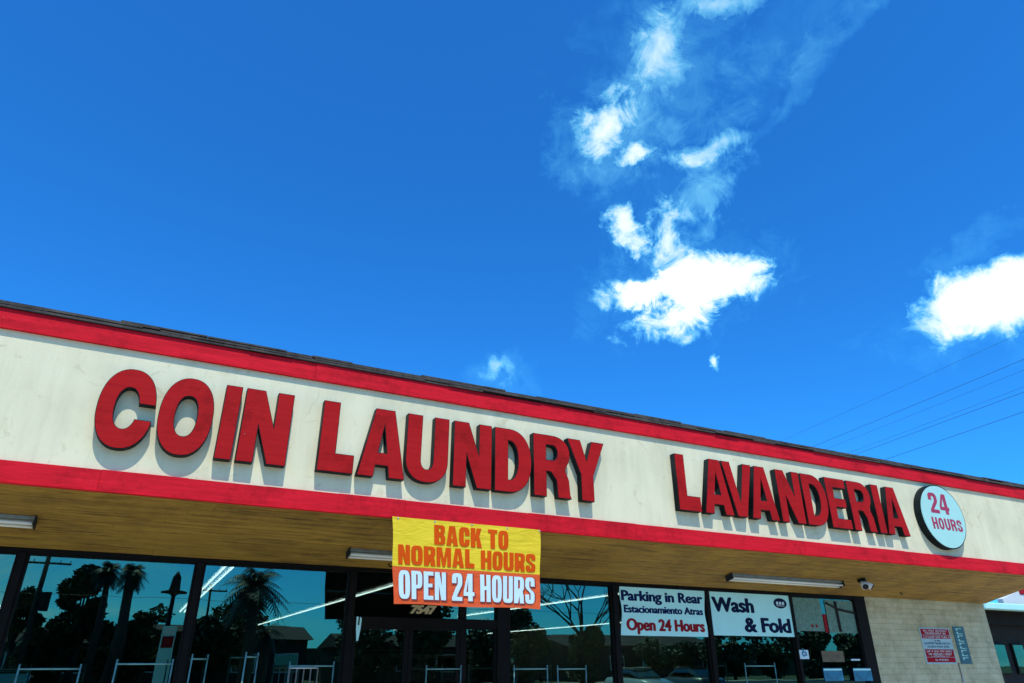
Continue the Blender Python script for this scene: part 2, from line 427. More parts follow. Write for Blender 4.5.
def flat_text(name, text, x0, x1, z0, z1, Y, mt, parent, s=.2, t=.16, n=3.2, gap=.14, space=.5, off=0, th=.002, shape=None, dx=0, dz=0):
    """a line of printed capitals in its own mesh, fitted between x0 and x1"""
    H = z1-z0; tot = sum(space if c == ' ' else WREL[c] for c in text)+gap*(len(text)-1)
    u = (x1-x0)/tot; x = x0; bm = bmesh.new()
    for c in text:
        if c == ' ': x += (space+gap)*u; continue
        w = WREL[c]*u/H
        outl = [[(px*H, py*H) for px, py in o] for o in glyph(c, w, s, t, n)]
        me = outlines_mesh('two' if c == '2' else 'g', outl, th, off)
        me.transform(Matrix.Translation((x+dx, Y, z0+dz)) @ STAND); bm.from_mesh(me); bpy.data.meshes.remove(me)
        x += (WREL[c]+gap)*u
    if shape:
        bmesh.ops.triangulate(bm, faces=bm.faces)
        for v in bm.verts: v.co.y += shape(v.co.x, v.co.z); v.co.x += shx(v.co.x, v.co.z)
    me = bpy.data.meshes.new(name); bm.to_mesh(me); bm.free(); me.materials.append(mt)
    return link(name, me, parent)
def font_text(name, text, x0, x1, z0, Y, mt, parent, bold=.0, th=.002, height=None, embolden=.07):
    """mixed-case line in Blender's own built-in face, thickened, stretched to x0..x1 with cap height given"""
    cu = bpy.data.curves.new('c', 'FONT'); cu.body = text; cu.size = 1; cu.offset = bold; cu.extrude = th/2; cu.resolution_u = 4
    ob = bpy.data.objects.new('c', cu); COL.objects.link(ob)
    dg = bpy.context.evaluated_depsgraph_get(); me = bpy.data.meshes.new_from_object(ob.evaluated_get(dg))
    bpy.data.objects.remove(ob); bpy.data.curves.remove(cu)
    xs = [v.co.x for v in me.vertices]; a, b = min(xs), max(xs)
    sx = (x1-x0)/(b-a); sy = height/.73
    for v in me.vertices: v.co.x = (v.co.x-a)*sx; v.co.y *= sy
    if embolden:
        bm = bmesh.new(); e = embolden*height
        for k, (qx, qy) in enumerate(((-e, 0), (0, e*.35), (e, 0), (0, -e*.35))):
            m2 = me.copy(); m2.transform(Matrix.Translation((qx, qy, k*.0004))); bm.from_mesh(m2); bpy.data.meshes.remove(m2)
        bm.to_mesh(me); bm.free()
    me.transform(Matrix.Translation((x0, Y, z0)) @ STAND); me.materials.clear(); me.materials.append(mt)
    return link(name, me, parent)

# ------------------------------------------------------------------ ground
def sheet(name, x0, x1, y0, y1, z, mt): return structure(MB().quad((x0, y0, z), (x1, y0, z), (x1, y1, z), (x0, y1, z)).build(name, mt))
sheet('ground', -400, 400, -400, 400, -.02, M['grass'])
sheet('parking_lot', -60, 70, -19.6, 60, 0, M['lot'])
structure(MB().box((-60, 7.3, -.01), (70, 9.9, .12)).build('pavement', M['concrete'], bevel=.015))
structure(MB().box((-60, -22.0, -.01), (70, -19.6, .13)).build('street_pavement', M['concrete'], bevel=.015))
sheet('road', -300, 300, -33, -22.0, .002, M['asphalt'])
structure(MB().box((-300, -36, -.01), (300, -33, .13)).build('far_pavement', M['concrete'], bevel=.015))
ln = MB()
for k in range(22):
    x = -24+k*2.75; ln.quad((x, -2.4, .005), (x+.1, -2.4, .005), (x+.1, 2.6+4.2, .005), (x, 2.6+4.2, .005)) if False else ln.quad((x, -17.5, .005), (x+.1, -17.5, .005), (x+.1, -12.4, .005), (x, -12.4, .005))
structure(ln.build('parking_markings', M['paint']))
ln = MB()
for k in range(40): ln.quad((-100+k*5, -27.6, .007), (-97.5+k*5, -27.6, .007), (-97.5+k*5, -27.45, .007), (-100+k*5, -27.45, .007))
structure(ln.build('road_markings', M['paint']))

# ------------------------------------------------------------------ the laundry building
XL, XR = -9.0, 1.712*GL
ZW = EYE+.121*GL      # window head 2.81
ZF = EYE+.197*FA      # bottom of the fascia 3.18
ZT = EYE+.418*FA      # top of the upper red board
B = thing('laundry_building', 'long single-storey shop with cream sign fascia between red boards, ochre soffit and tinted shop windows', 'building', (4, 10, 0))
MB().box((XL, FA, ZF+.012), (XR, FA+.14, ZT+.03)).build('fascia', M['stucco'], B)
def board(name, z0, z1, y0, y1, segs):
    b = MB(); xs = segs
    for a, c in zip(xs[:-1], xs[1:]):
        dy = random.uniform(-.004, .004); n = max(1, int((c-a)/.7))
        # slightly wavy boards, butted with a fine gap
        prev = None
        for k in range(n):
            xa = a+(c-a)*k/n; xb = a+(c-a)*(k+1)/n
            if k == n-1: xb -= .003
            b.box((xa, y0+dy, z0+random.uniform(-.004, .004)), (xb, y1, z1+random.uniform(-.004, .003)))
    return b.build(name, M['trim'], B)
board('upper_red_board', EYE+.391*FA+.0, ZT, FA-.036, FA-.001, [XL, -5.2, -2.4, 1.35, 4.9, 8.4, 12.1, 15.6, XR+.02])
MB().box((XL, FA-.042, EYE+.391*FA-.014), (XR+.02, FA-.001, EYE+.391*FA-.004)).build('drip_strip', M['trim'], B)
board('lower_red_board', ZF-.005, EYE+.222*FA, FA-.034, FA-.001, [XL, -4.4, -.62, 2.6, 6.0, 9.3, 12.6, XR+.02])
MB().box((XL, FA-.05, ZF-.02), (XR+.02, FA+.02, ZF-.008)).build('flashing_strip', M['trim'], B)
# roof edge: courses of shingle tabs with ragged tops
rf = MB()
for layer in range(4):
    x = XL
    while x < XR+.1:
        w = random.choice((.33, .5, .9, .9, 1.7)); y0 = FA-.064+layer*.018+random.uniform(-.014, .014)
        z0 = ZT-.006+layer*.024+random.uniform(-.008, .020); z1 = z0+.021+random.uniform(-.003, .004)
        rise = .05
        prof = [(y0, z0), (y0+1.2, z0+rise), (y0+1.2, z1+rise), (y0, z1)]
        rf.prism(prof, x, min(x+w-.004, XR+.12)); x += w
rf.build('shingle_edge', M['shingle'], B)
MB().box((XL, FA-.054, ZT-.012), (XR+.1, FA+.3, ZT-.003)).build('roof_flashing', M['black'], B)
MB().box((XL, FA+.9, ZT-.05), (XR+.1, 34, ZT+.06)).build('flat_roof', M['shingle'], B)
# soffit boards: rise from the window head out to the fascia
sf = MB(); nb = 12
p0 = Vector((GL-.06, ZW+.012)); p1 = Vector((FA+.002, ZF))
for k in range(nb):
    a = p0.lerp(p1, k/nb); c = p0.lerp(p1, (k+1)/nb-.0020); d = random.uniform(-.003, .003)
    x = XL; cuts = sorted([random.uniform(XL+2, XR-1) for _ in range(6)])+[XR]
    for cx in cuts:
        e = d+random.uniform(-.0015, .0015)
        sf.prism([(a.x, a.y+e), (c.x, c.y+e), (c.x, c.y+.03), (a.x, a.y+.03)], x, cx-.003); x = cx
sf.build('soffit', M['soffit'], B)
MB().prism([(GL, ZW+.08), (FA+.15, ZF+.09), (FA+.15, ZT-.06), (GL, ZT-.06)], XL, XR-.02).build('canopy_core', M['grey_dark'], B)
MB().prism([(GL+.02, ZW), (FA+.006, ZF-.004), (FA+.006, ZT-.01), (GL+.02, ZT-.01)], XR-.018, XR+.0).build('canopy_end', M['stucco'], B)
# masonry: right-hand pier, side wall, back, left end
XP = at(862.5, 600, GL).x
MB().box((XP, GL-.01, 0), (XR, GL+.2, ZW+.02)).build('block_wall', M['block'], B)
MB().box((XR-.2, GL+.2, 0), (XR, 34, ZT-.05)).box((XP+.0, GL+.2, ZW+.02), (XR, GL+.22, ZT-.05)).build('side_wall', M['block'], B)
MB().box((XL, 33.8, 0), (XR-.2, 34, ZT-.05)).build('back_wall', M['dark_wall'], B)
MB().box((XL, GL+.1, 0), (XL+.2, 33.8, ZT-.05)).build('end_wall', M['block'], B)
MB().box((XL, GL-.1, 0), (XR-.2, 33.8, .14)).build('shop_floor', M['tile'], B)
ZC = 2.95
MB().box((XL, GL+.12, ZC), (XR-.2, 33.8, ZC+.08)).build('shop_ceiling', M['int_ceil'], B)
MB().box((XL, GL-.05, ZW-.035), (XP, GL+.11, ZW+.06)).build('head_frame', M['dark_frame'], B)
MB().box((XL, GL-.05, .12), (XP, GL+.1, .38)).build('sill_wall', M['dark_frame'], B)
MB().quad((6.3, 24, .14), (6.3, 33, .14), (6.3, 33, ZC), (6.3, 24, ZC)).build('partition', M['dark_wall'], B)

mull = [at(26, 546, GL).x, at(200.5, 565, GL).x, at(353.5, 575, GL).x, at(502, 590, GL).x, at(613, 590, GL).x, at(704.5, 590, GL).x, at(788, 597, GL).x]
mw = [.075, .075, .085, .19, .09, .09, .07]
mull = [mull[0]-4.1, mull[0]-2.05]+mull; mw = [.075, .075]+mw
def shopwindow(x0, x1, z0=.38, z1=ZW-.035):
    f = MB(); t = .028
    f.box((x0, GL-.03, z0), (x0+t, GL+.05, z1)).box((x1-t, GL-.03, z0), (x1, GL+.05, z1))
    f.box((x0+t, GL-.028, z1-t), (x1-t, GL+.05, z1)).box((x0+t, GL-.028, z0), (x1-t, GL+.05, z0+t))
    w = f.build('window', M['dark_frame'], B)
    MB().box((x0+t-.005, GL+.006, z0+t-.005), (x1-t+.005, GL+.014, z1-t+.005)).build('pane', M['glass'], w)
    return w
for x, w in zip(mull, mw):
    MB().box((x-w/2, GL-.06, .38 if w < .15 else .12), (x+w/2, GL+.08, ZW-.036)).build('mullion', M['dark_frame'], B, bevel=.004)
for i in range(len(mull)-1):
    a = mull[i]+mw[i]/2; b = mull[i+1]-mw[i+1]/2
    if i == 4: continue
    shopwindow(a, b)
shopwindow(mull[-1]+mw[-1]/2, XP-.30)
MB().box((XP-.30, GL-.045, .12), (XP-.001, GL+.08, ZW-.036)).build('jamb_panel', M['dark_frame'], B)
# entrance bay
e0 = mull[4]+mw[4]/2; e1 = mull[5]-mw[5]/2
zh = at(420, 622, GL).z
xd = at(459, 622, GL).x; xt = at(448, 612, GL).x
MB().box((e0, GL-.05, zh-.05), (e1, GL+.06, zh+.05)).build('door_header', M['dark_frame'], B, bevel=.004)
tr_ = MB().box((xd, GL-.03, zh+.05), (xd+.10, GL+.05, ZW-.036)).build('transom_window', M['dark_frame'], B)
MB().box((e0, GL+.006, zh+.05), (xd, GL+.014, ZW-.036)).box((xd+.1, GL+.006, zh+.05), (e1, GL+.014, ZW-.036)).build('pane', M['glass'], tr_)
def door(x0, x1, hx):
    z1 = zh-.05; t = .055; z0 = .15
    f = MB().box((x0, GL-.03, z0), (x0+t, GL+.02, z1)).box((x1-t, GL-.03, z0), (x1, GL+.02, z1)).box((x0+t, GL-.028, z1-t), (x1-t, GL+.02, z1)).box((x0+t, GL-.028, z0), (x1-t, GL+.02, z0+.22))
    d = f.build('door', M['dark_frame'], B)
    MB().box((x0+t-.004, GL-.004, z0+.216), (x1-t+.004, GL+.004, z1-t+.004)).build('pane', M['glass'], d)
    MB().tube([(hx, GL-.03, .95), (hx, GL-.09, .98), (hx, GL-.09, 1.28), (hx, GL-.03, 1.31)], .012).build('handle', M['steel'], d, smooth=True)
xm = e0+(xd+.05-e0)/2
door(e0+.004, xm-.004, xm-.06); door(xm+.004, xd+.02, xm+.06)
MB().box((xd+.02, GL-.04, .12), (xd+.08, GL+.06, zh-.05)).build('mullion', M['dark_frame'], B)
shopwindow(xd+.08, e1, .38, zh-.05)

# street number over the door
p = at(410, 612, GL); q = at(434, 612, GL)
num = font_text('street_number', '7547', p.x, q.x, at(421, 613.5, GL).z, GL-.024, M['gold'], None, bold=.03, th=.01, height=.105)
for v in num.data.vertices: v.co.x += (v.co.z-p.z)*.28
tag(num, 'small gold slanted street number 7547 on the dark glass above the entrance', 'number')
# forked white strip on the entrance post
p = at(358, 617, GL); q = at(358, 641, GL)
mk = MB(); mk.prism([(0, 0), (.001, 0), (.001, .001), (0, .001)], 0, .001); mk = MB()
Yk = GL-.0635
def pl(pts, m_, th=.003):
    n = len(pts); i = len(m_.v); m_.v += [(x, Yk-th, z) for x, z in pts]+[(x, Yk, z) for x, z in pts]
    m_.f += [tuple(range(i, i+n)), tuple(reversed(range(i+n, i+2*n)))]+[(i+k, i+n+k, i+n+(k+1) % n, i+(k+1) % n) for k in range(n)]
cx = p.x
zt, zb = p.z, q.z; L_ = zt-zb
pl([(cx-.035, zt), (cx-.008, zt), (cx-.012, zt-.35*L_), (cx+.008, zt-.35*L_), (cx+.012, zt), (cx+.035, zt-.02), (cx+.03, zt-.5*L_), (cx+.01, zb), (cx-.012, zb), (cx-.03, zt-.5*L_)], mk)
tag(mk.build('forked_strip', M['signwhite']), 'narrow forked white strip upright on the dark post left of the entrance', 'sticker')

# ------------------------------------------------------------------ channel letter signs
LD = .10; YF = FA-LD-.012
def letter_at(sign, ch, pl_, pr, zb, zt):
    a = at(*pl_, YF).x+.008; b = at(*pr, YF).x-.008; H = zt-zb; w = (b-a)/H
    s, t = (w*.29, .235) if ch in 'CO' else (SW/H, .185)
    outl = [[(x*H, y*H) for x, y in o] for o in glyph(ch, w, s, t, 2.25)]
    me = outlines_mesh('letter', outl, LD, .004)
    me.transform(Matrix.Translation((a, YF+LD/2+.004, zb)) @ STAND); me.materials.append(M['can']) if not me.materials else None
    me.materials.clear(); me.materials.append(M['can'])
    o = link('letter', me, sign)
    me = outlines_mesh('letter_face', outl, .006, -.003)
    me.transform(Matrix.Translation((a, YF+.001, zb)) @ STAND); me.materials.clear(); me.materials.append(M['letter_red'])
    f = link('letter_face', me, o); return o
zb = (at(315.8, 470.4, YF).z+at(285, 466, YF).z+at(491, 491, YF).z+at(595, 500, YF).z)/4
zt = (at(322, 401, YF).z+at(292, 395, YF).z+at(603, 443, YF).z)/3
SW = .19
S1 = thing('wall_sign', 'large red channel letters reading COIN LAUNDRY on the cream fascia', 'sign', (2.2, FA, zb))
for ch, l, r in (('C', (95, 407), (155.4, 415)), ('O', (157.2, 414), (214.5, 418)), ('I', (213, 457.6), (231, 459.5)), ('N', (234.5, 460.4), (285.4, 466)),
                 ('L', (315.8, 470.4), (352.8, 474)), ('A', (356, 475.7), (404.5, 480.5)), ('U', (408.3, 414), (450, 420.4)), ('N', (452, 487), (491.6, 491)),
                 ('D', (494.2, 490), (531.7, 462)), ('R', (533.8, 495.8), (571.5, 498)), ('Y', (567.2, 439), (603.7, 443))):
    if ch in 'CO': letter_at(S1, ch, (l[0]+.6, l[1]), (r[0]-.9, r[1]), zb-.012, zt+.010)
    else: letter_at(S1, ch, l, r, zb, zt)
zb = (at(680, 511.5, YF).z+at(783, 521.5, YF).z+at(853, 529, YF).z+at(900, 533.5, YF).z)/4
zt = (at(674, 455, YF).z+at(798, 473, YF).z+at(889, 486, YF).z)/3
SW = .165
S2 = thing('wall_sign', 'red channel letters with dark sides reading LAVANDERIA left of the round disc', 'sign', (9, FA, zb))
for ch, l, r in (('L', (680, 511.5), (702.6, 513)), ('A', (706, 513.8), (735.2, 516.8)), ('V', (720.7, 462.3), (750.4, 465)), ('A', (753, 518.7), (780.6, 521)),
                 ('N', (783, 521.5), (806.9, 523.8)), ('D', (808.8, 524.5), (829.5, 511)), ('E', (833.2, 526.8), (853.4, 529)), ('R', (855.5, 529), (877.8, 531.5)),
                 ('I', (880.6, 532), (888, 533)), ('A', (888.9, 533), (910.6, 533.8))):
    letter_at(S2, ch, l, r, zb, zt)
# round 24 HOURS sign
DY = FA-.13
c = at(943.4, 516.5, DY); Rz = (at(938, 484.6, DY).z-at(950, 548, DY).z)/2; Rx = (at(965, 519, DY).x-at(922, 514, DY).x)/2
D = thing('round_sign', 'round pale wall disc with dark rim and crimson text 24 HOURS', 'sign', (c.x, FA, c.z))
def disc(rx, rz, y0, y1, name, mt, parent, bev=0):
    n = 64; m_ = MB(); m_.v = [(c.x+rx*math.cos(2*PI*k/n), y, c.z+rz*math.sin(2*PI*k/n)) for y in (y0, y1) for k in range(n)]
    m_.f = [(k, (k+1) % n, n+(k+1) % n, n+k) for k in range(n)]+[tuple(reversed(range(n))), tuple(range(n, 2*n))]
    return m_.build(name, mt, parent)
disc(Rx*1.0, Rz*1.0, DY+.002, FA-.001, 'can', M['can'], D)
disc(Rx*.965, Rz*.965, DY-.004, DY+.002, 'face', M['discface'], D)
flat_text('numerals', '24', c.x-.52*Rx, c.x+.36*Rx, c.z+.08*Rz, c.z+.72*Rz, DY-.006, M['disctext'], D, s=.24, t=.17, n=2.6, gap=.16)
flat_text('lettering', 'HOURS', c.x-.60*Rx, c.x+.76*Rx, c.z-.42*Rz, c.z-.06*Rz, DY-.006, M['disctext'], D, s=.24, t=.18, n=2.3, gap=.2)

# ------------------------------------------------------------------ banner
BY = FA-.075
bx0 = at(393, 560, BY).x; bx1 = at(541.5, 570, BY).x; bz1 = (at(393, 518, BY).z+at(541, 528.5, BY).z)/2; bz0 = (at(393, 603, BY).z+at(541, 610, BY).z)/2
BW = bx1-bx0; BH = bz1-bz0
def wav(x, z):
    u = (x-bx0)/BW; v = (bz1-z)/BH
    return v*(.012*math.sin(7.2*u+.6)+.006*math.sin(15*u+3*v))-.010*v + .006*math.exp(-((u-1+v*.6)/.07)**2)
def shx(x, z):
    u = (x-bx0)/BW; v = (bz1-z)/BH
    return (1-u)*(-.045+.085*v)+u*(-.005-.03*v)
ban = thing('banner', 'yellow and orange vinyl banner reading BACK TO NORMAL HOURS OPEN 24 HOURS', 'banner', ((bx0+bx1)/2, BY, bz0))
zs = bz1-.578*BH
def cloth(name, za, zb_, mt, yo=0):
    m_ = MB(); nx, nz = 60, 16
    for j in range(nz+1):
        for i in range(nx+1):
            z = za+(zb_-za)*j/nz; x = bx0+BW*i/nx
            x += .006*math.sin(z*9)*(1 if i in (0, nx) else 0)
            if j == 0 and za == bz0: z += .006*math.sin(x*5)
            m_.v.append((x+shx(x, z), BY+wav(x, z)+yo, z))
    for j in range(nz):
        for i in range(nx): a = j*(nx+1)+i; m_.f.append((a, a+1, a+nx+2, a+nx+1))
    k = len(m_.v); m_.v += [(x, y+.0015, z) for x, y, z in m_.v[:k]]; nf = len(m_.f); m_.f += [tuple(k+q for q in reversed(f)) for f in list(m_.f)]
    o = m_.build(name, mt, ban, smooth=True); o.data.materials.append(M['grey_dark'])
    for i_, p_ in enumerate(o.data.polygons): p_.material_index = 1 if i_ >= nf else 0
    return o
cloth('yellow_field', zs+.0005, bz1, M['yellow']); cloth('orange_field', bz0, zs-.0005, M['orange'])
U = lambda u: bx0+BW*u
V = lambda v: bz1-BH*v
for txt, u0, u1, v1, v0 in (('BACK TO', .262, .765, .055, .295), ('NORMAL HOURS', .033, .963, .325, .552)):
    flat_text('lettering', txt, U(u0), U(u1), V(v0), V(v1), BY-.006, M['orange_txt'], ban, s=.262, t=.18, n=3.4, gap=.11, space=.40, shape=wav)
flat_text('text_outline', 'OPEN 24 HOURS', U(.036), U(.96), V(.945), V(.625), BY-.0045, M['maroon_txt'], ban, s=.185, t=.14, n=3.4, gap=.13, space=.30, off=.008, shape=wav, dx=.005, dz=-.005)
flat_text('lettering', 'OPEN 24 HOURS', U(.033), U(.957), V(.94), V(.62), BY-.008, M['txtwhite'], ban, s=.185, t=.14, n=3.4, gap=.13, space=.30, off=.0, shape=wav)
for u in (.012, .25, .5, .75, .988): MB().tube([(U(u), BY-.002, V(.018)), (U(u), BY-.007, V(.018))], .009, 10).build('grommet', M['steel'], ban)

# ------------------------------------------------------------------ window signs
def rect_thing(name, label, cat, x0, x1, z0, z1, Y, mt, th=.006, edge=None):
    """a thin board or sheet with its true outline; edge() gives wavy sides"""
    T = thing(name, label, cat, ((x0+x1)/2, Y, z0))
    n = 20; L = [(x0+(edge(k/n) if edge else 0), z0+(z1-z0)*k/n) for k in range(n+1)]; Rr = [(x1-(edge(1-k/n) if edge else 0), z0+(z1-z0)*k/n) for k in range(n+1)]
    m_ = MB()
    for k in range(n):
        a, b, c_, d = L[k], Rr[k], Rr[k+1], L[k+1]
        for q, y in ((1, Y), (-1, Y+th)): m_.quad(*[(p_[0], y, p_[1]) for p_ in ((a, b, c_, d) if q == 1 else (d, c_, b, a))])
        m_.quad((a[0], Y, a[1]), (d[0], Y, d[1]), (d[0], Y+th, d[1]), (a[0], Y+th, a[1])); m_.quad((b[0], Y, b[1]), (b[0], Y+th, b[1]), (c_[0], Y+th, c_[1]), (c_[0], Y, c_[1]))
    m_.quad((L[-1][0], Y, z1), (Rr[-1][0], Y, z1), (Rr[-1][0], Y+th, z1), (L[-1][0], Y+th, z1)); m_.quad((L[0][0], Y, z0), (L[0][0], Y+th, z0), (Rr[0][0], Y+th, z0), (Rr[0][0], Y, z0))
    m_.build('sheet', mt, T); return T
YS = GL-.040
x0 = mull[6]+mw[6]/2+.03; x1 = mull[7]-mw[7]/2-.0
z1 = ZW-.05; z0 = at(660, 636, YS).z
T = rect_thing('window_sign', 'pale window sign reading Parking in Rear, Estacionamiento Atras, Open 24 Hours', 'sign', x0, x1, z0, z1, YS, M['signwhite'], edge=lambda t: .045*math.sin(PI*t)**2+.05*max(0, t-.75)*2)
H = z1-z0; W = x1-x0
font_text('lettering', 'Parking in Rear', x0+.03*W, x1-.04*W, z0+.72*H, YS-.002, M['navy'], T, .012, height=.215*H)
font_text('lettering', 'Estacionamiento Atras', x0+.05*W, x1-.05*W, z0+.47*H, YS-.002, M['navy'], T, .010, height=.155*H)
font_text('lettering', 'Open 24 Hours', x0+.07*W, x1-.05*W, z0+.11*H, YS-.002, M['redtext'], T, .012, height=.245*H)
x0 = mull[7]+mw[7]/2+.0; x1 = mull[8]-mw[8]/2-.0; z0 = at(750, 636, YS).z; H = z1-z0; W = x1-x0
T = rect_thing('window_sign', 'pale window sign reading Wash & Fold with a small navy oval badge', 'sign', x0, x1, z0, z1, YS, M['signwhite'])
font_text('lettering', 'Wash', x0+.03*W, x0+.52*W, z0+.55*H, YS-.002, M['navy2'], T, .012, height=.34*H)
font_text('lettering', '& Fold', x0+.39*W, x0+.96*W, z0+.10*H, YS-.002, M['navy2'], T, .012, height=.34*H)
bd = MB(); n = 28; cx, cz, rx, rz = x0+.875*W, z0+.80*H, .085*W, .125*H
bd.v = [(cx+rx*math.cos(2*PI*k/n), y, cz+rz*math.sin(2*PI*k/n)) for y in (YS-.003, YS-.0005) for k in range(n)]
bd.f = [tuple(range(n)), tuple(reversed(range(n, 2*n)))]+[(k, (k+1) % n, n+(k+1) % n, n+k) for k in range(n)]
bg = bd.build('badge', M['navy2'], T)
mk = MB()
for k in range(3): mk.box((cx-rx*.62+k*rx*.45, YS-.005, cz-rz*.28), (cx-rx*.62+k*rx*.45+rx*.32, YS-.0035, cz+rz*.3))
mk.box((cx-rx*.6, YS-.005, cz-rz*.55), (cx+rx*.6, YS-.0035, cz-rz*.45))
mk.build('badge_mark', M['txtwhite'], bg)

def px_rect(l, t, r, b, Y):
    a = at(l, (t+b)/2, Y); c_ = at(r, (t+b)/2, Y); mx = (l+r)/2
    return a.x, c_.x, at(mx, b, Y).z, at(mx, t, Y).z
YP = GL-.004
# two sheets of paper taped side by side in the top of the last window
x0, x1, z0, z1 = px_rect(795, 598, 822, 631, YP)
T = rect_thing('poster', 'grey-green paper poster taped high in the last window right beside the Wash & Fold sign', 'poster', mull[8]+.06, x1, z0, ZW-.07, YP, M['paper'], .003)
mk = MB()
for k, (a, b) in enumerate(((.55, .62), (.70, .78))):
    w = x1-mull[8]-.06; MB().tube([(mull[8]+.06+w*(a+b)/2, YP-.003, z0+.09), (mull[8]+.06+w*(a+b)/2, YP-.001, z0+.09)], .028, 12).build('dot', M['redtext'], T)
xa, xb, z0, z1 = px_rect(827, 600, 856, 633, YP)
T = rect_thing('poster', 'speckled grey paper poster with dark diagonal strokes, nearest the block wall', 'poster', xa, xb, z0, ZW-.08, YP, M['paper'], .003)
mk = MB(); w = xb-xa; h = ZW-.08-z0
mk.tube([(xa+.02, YP-.004, z0+h*.9), (xa+w*.4, YP-.004, z0+h*.72), (xb-.03, YP-.004, z0+h*.62)], .022, 6)
mk.tube([(xa+w*.36, YP-.004, z0+.02), (xa+w*.34, YP-.004, z0+h*.95)], .03, 6)
mk.build('strokes', M['grey_dark'], T)
T = rect_thing('poster_strip', 'narrow dark red strip between the two grey posters in the last window', 'poster', x1+.02, x1+.10, z0, z0+.32, YP, M['redtext'], .003)
x0, x1, z0, z1 = px_rect(797, 650, 806, 659, YP)
YP = GL-.064
T = rect_thing('sticker', 'small square white sticker with a blue symbol beside the last window', 'sticker', x0, x1, z0, z1, YP, M['txtwhite'], .002)
w = x1-x0
MB().tube([(x0+w*.42, YP-.002, z0+w*.78), (x0+w*.42, YP-.002, z0+w*.5), (x0+w*.68, YP-.002, z0+w*.48), (x0+w*.75, YP-.002, z0+w*.25)], w*.06, 6).tube([(x0+w*.35, YP-.002, z0+w*.5), (x0+w*.3, YP-.002, z0+w*.32), (x0+w*.45, YP-.002, z0+w*.2), (x0+w*.6, YP-.002, z0+w*.28)], w*.05, 6).build('symbol', M['blue_print'], T)
YP = GL-.004
x0, x1, z0, z1 = px_rect(822, 651, 844, 662, YP)
rect_thing('poster', 'small dark brown notice above the left blue card in the last window', 'poster', x0, x1, z0, z1, YP, M['brown_print'], .002)
for (l, r), lab in (((824, 843), 'blue card with pale top edge under the small brown notice'), ((854, 872), 'blue card close to the frame beside the block wall')):
    x0, x1, z0, z1 = px_rect(l, 668, r, 681, YP-.045 if l > 850 else YP)
    Yc = GL-.047 if l > 850 else YP
    x0 = min(x0, XP-.2) if l > 850 else x0
    T = rect_thing('card', lab, 'card', x0, x1, z0, z1, Yc, M['blue_print'], .0015)
    MB().box((x0+.01, Yc-.002, z1-.04), (x1-.01, Yc-.0005, z1-.012)).build('header', M['signwhite'], T)
x0, x1, z0, z1 = px_rect(849, 659, 858, 660.6, YP)
rect_thing('sticker', 'thin white strip sticker above the blue card beside the wall', 'sticker', min(x0, XP-.25), min(x1, XP-.12), z0, z1, GL-.049, M['txtwhite'], .002)

# signs on the block wall
YW = GL-.022
x0, x1, z0, z1 = px_rect(923, 628, 953, 664, YW)
T = rect_thing('notice_board', 'white and red parking notice with rows of small print on the block wall', 'sign', x0, x1, z0, z1, YW, M['notice'], .010)
W, H = x1-x0, z1-z0
mk = MB()
for a, b in ((.80, .965), (.62+.075, .80-.012), (.19, .40), (.045, .18)): mk.box((x0+.03*W, YW-.002, z0+a*H), (x1-.03*W, YW-.0005, z0+b*H))
mk.build('red_panel', M['red_plain'], T)
random.seed(11)
def rows(name, spec, mt):
    for zc, hh, a, b in spec:
        mk = MB()
        x = x0+a*W
        while x < x0+b*W:
            lw = random.uniform(.02, .034)*W
            kind = random.randint(0, 3); zz0 = z0+(zc-hh/2)*H; zz1 = z0+(zc+hh/2)*H; t_ = .009*W
            mk.box((x, YW-.0045, zz0), (x+t_, YW-.003, zz1))
            if kind in (0, 2): mk.box((x+t_, YW-.0045, zz1-t_), (x+lw, YW-.003, zz1))
            if kind in (1, 2): mk.box((x+t_, YW-.0045, zz0), (x+lw, YW-.003, zz0+t_))
            if kind == 3: mk.box((x+lw-t_, YW-.0045, zz0), (x+lw, YW-.003, zz1))
            x += lw+.014*W
            if random.random() < .16: x += .03*W
        mk.build(name, mt, T)
rows('small_print', [(.915, .05, .12, .88), (.845, .05, .16, .84), (.74, .055, .08, .92), (.345, .05, .08, .9), (.27, .05, .12, .88), (.215, .03, .2, .8), (.11, .05, .3, .72)], M['txtwhite'])
rows('blue_print', [(.635, .04, .42, .6), (.565, .05, .07, .93), (.475, .05, .15, .85)], M['navy'])
x0, x1, z0, z1 = px_rect(957, 627, 968, 664, YW)
T = rect_thing('street_sign', 'narrow upright teal sign with pale letters on the block wall right of the parking notice', 'sign', x0, x1, z0, z1, YW, M['teal_sign'], .010)
W, H = x1-x0, z1-z0
mk = MB(); random.seed(5)
for k in range(9):
    zc = z0+H*(.93-k*.098); cxm = (x0+x1)/2
    mk.box((cxm-.25*W, YW-.002, zc-.035*H), (cxm-.12*W, YW-.0005, zc+.03*H))
    if k % 2: mk.box((cxm-.12*W, YW-.002, zc-.035*H), (cxm+.25*W, YW-.0005, zc-.015*H))
    else: mk.box((cxm-.12*W, YW-.002, zc+.01*H), (cxm+.25*W, YW-.0005, zc+.03*H))
mk.build('pale_letters', M['discface'], T)
a = at(959, 664, YW)
tag(MB().tube([(a.x-.01, GL-.025, .12), (a.x-.01, GL-.025, a.z+.02)], .011).build('conduit', M['steel'], smooth=True), 'thin grey conduit running down the block wall below the parking notice', 'pipe')

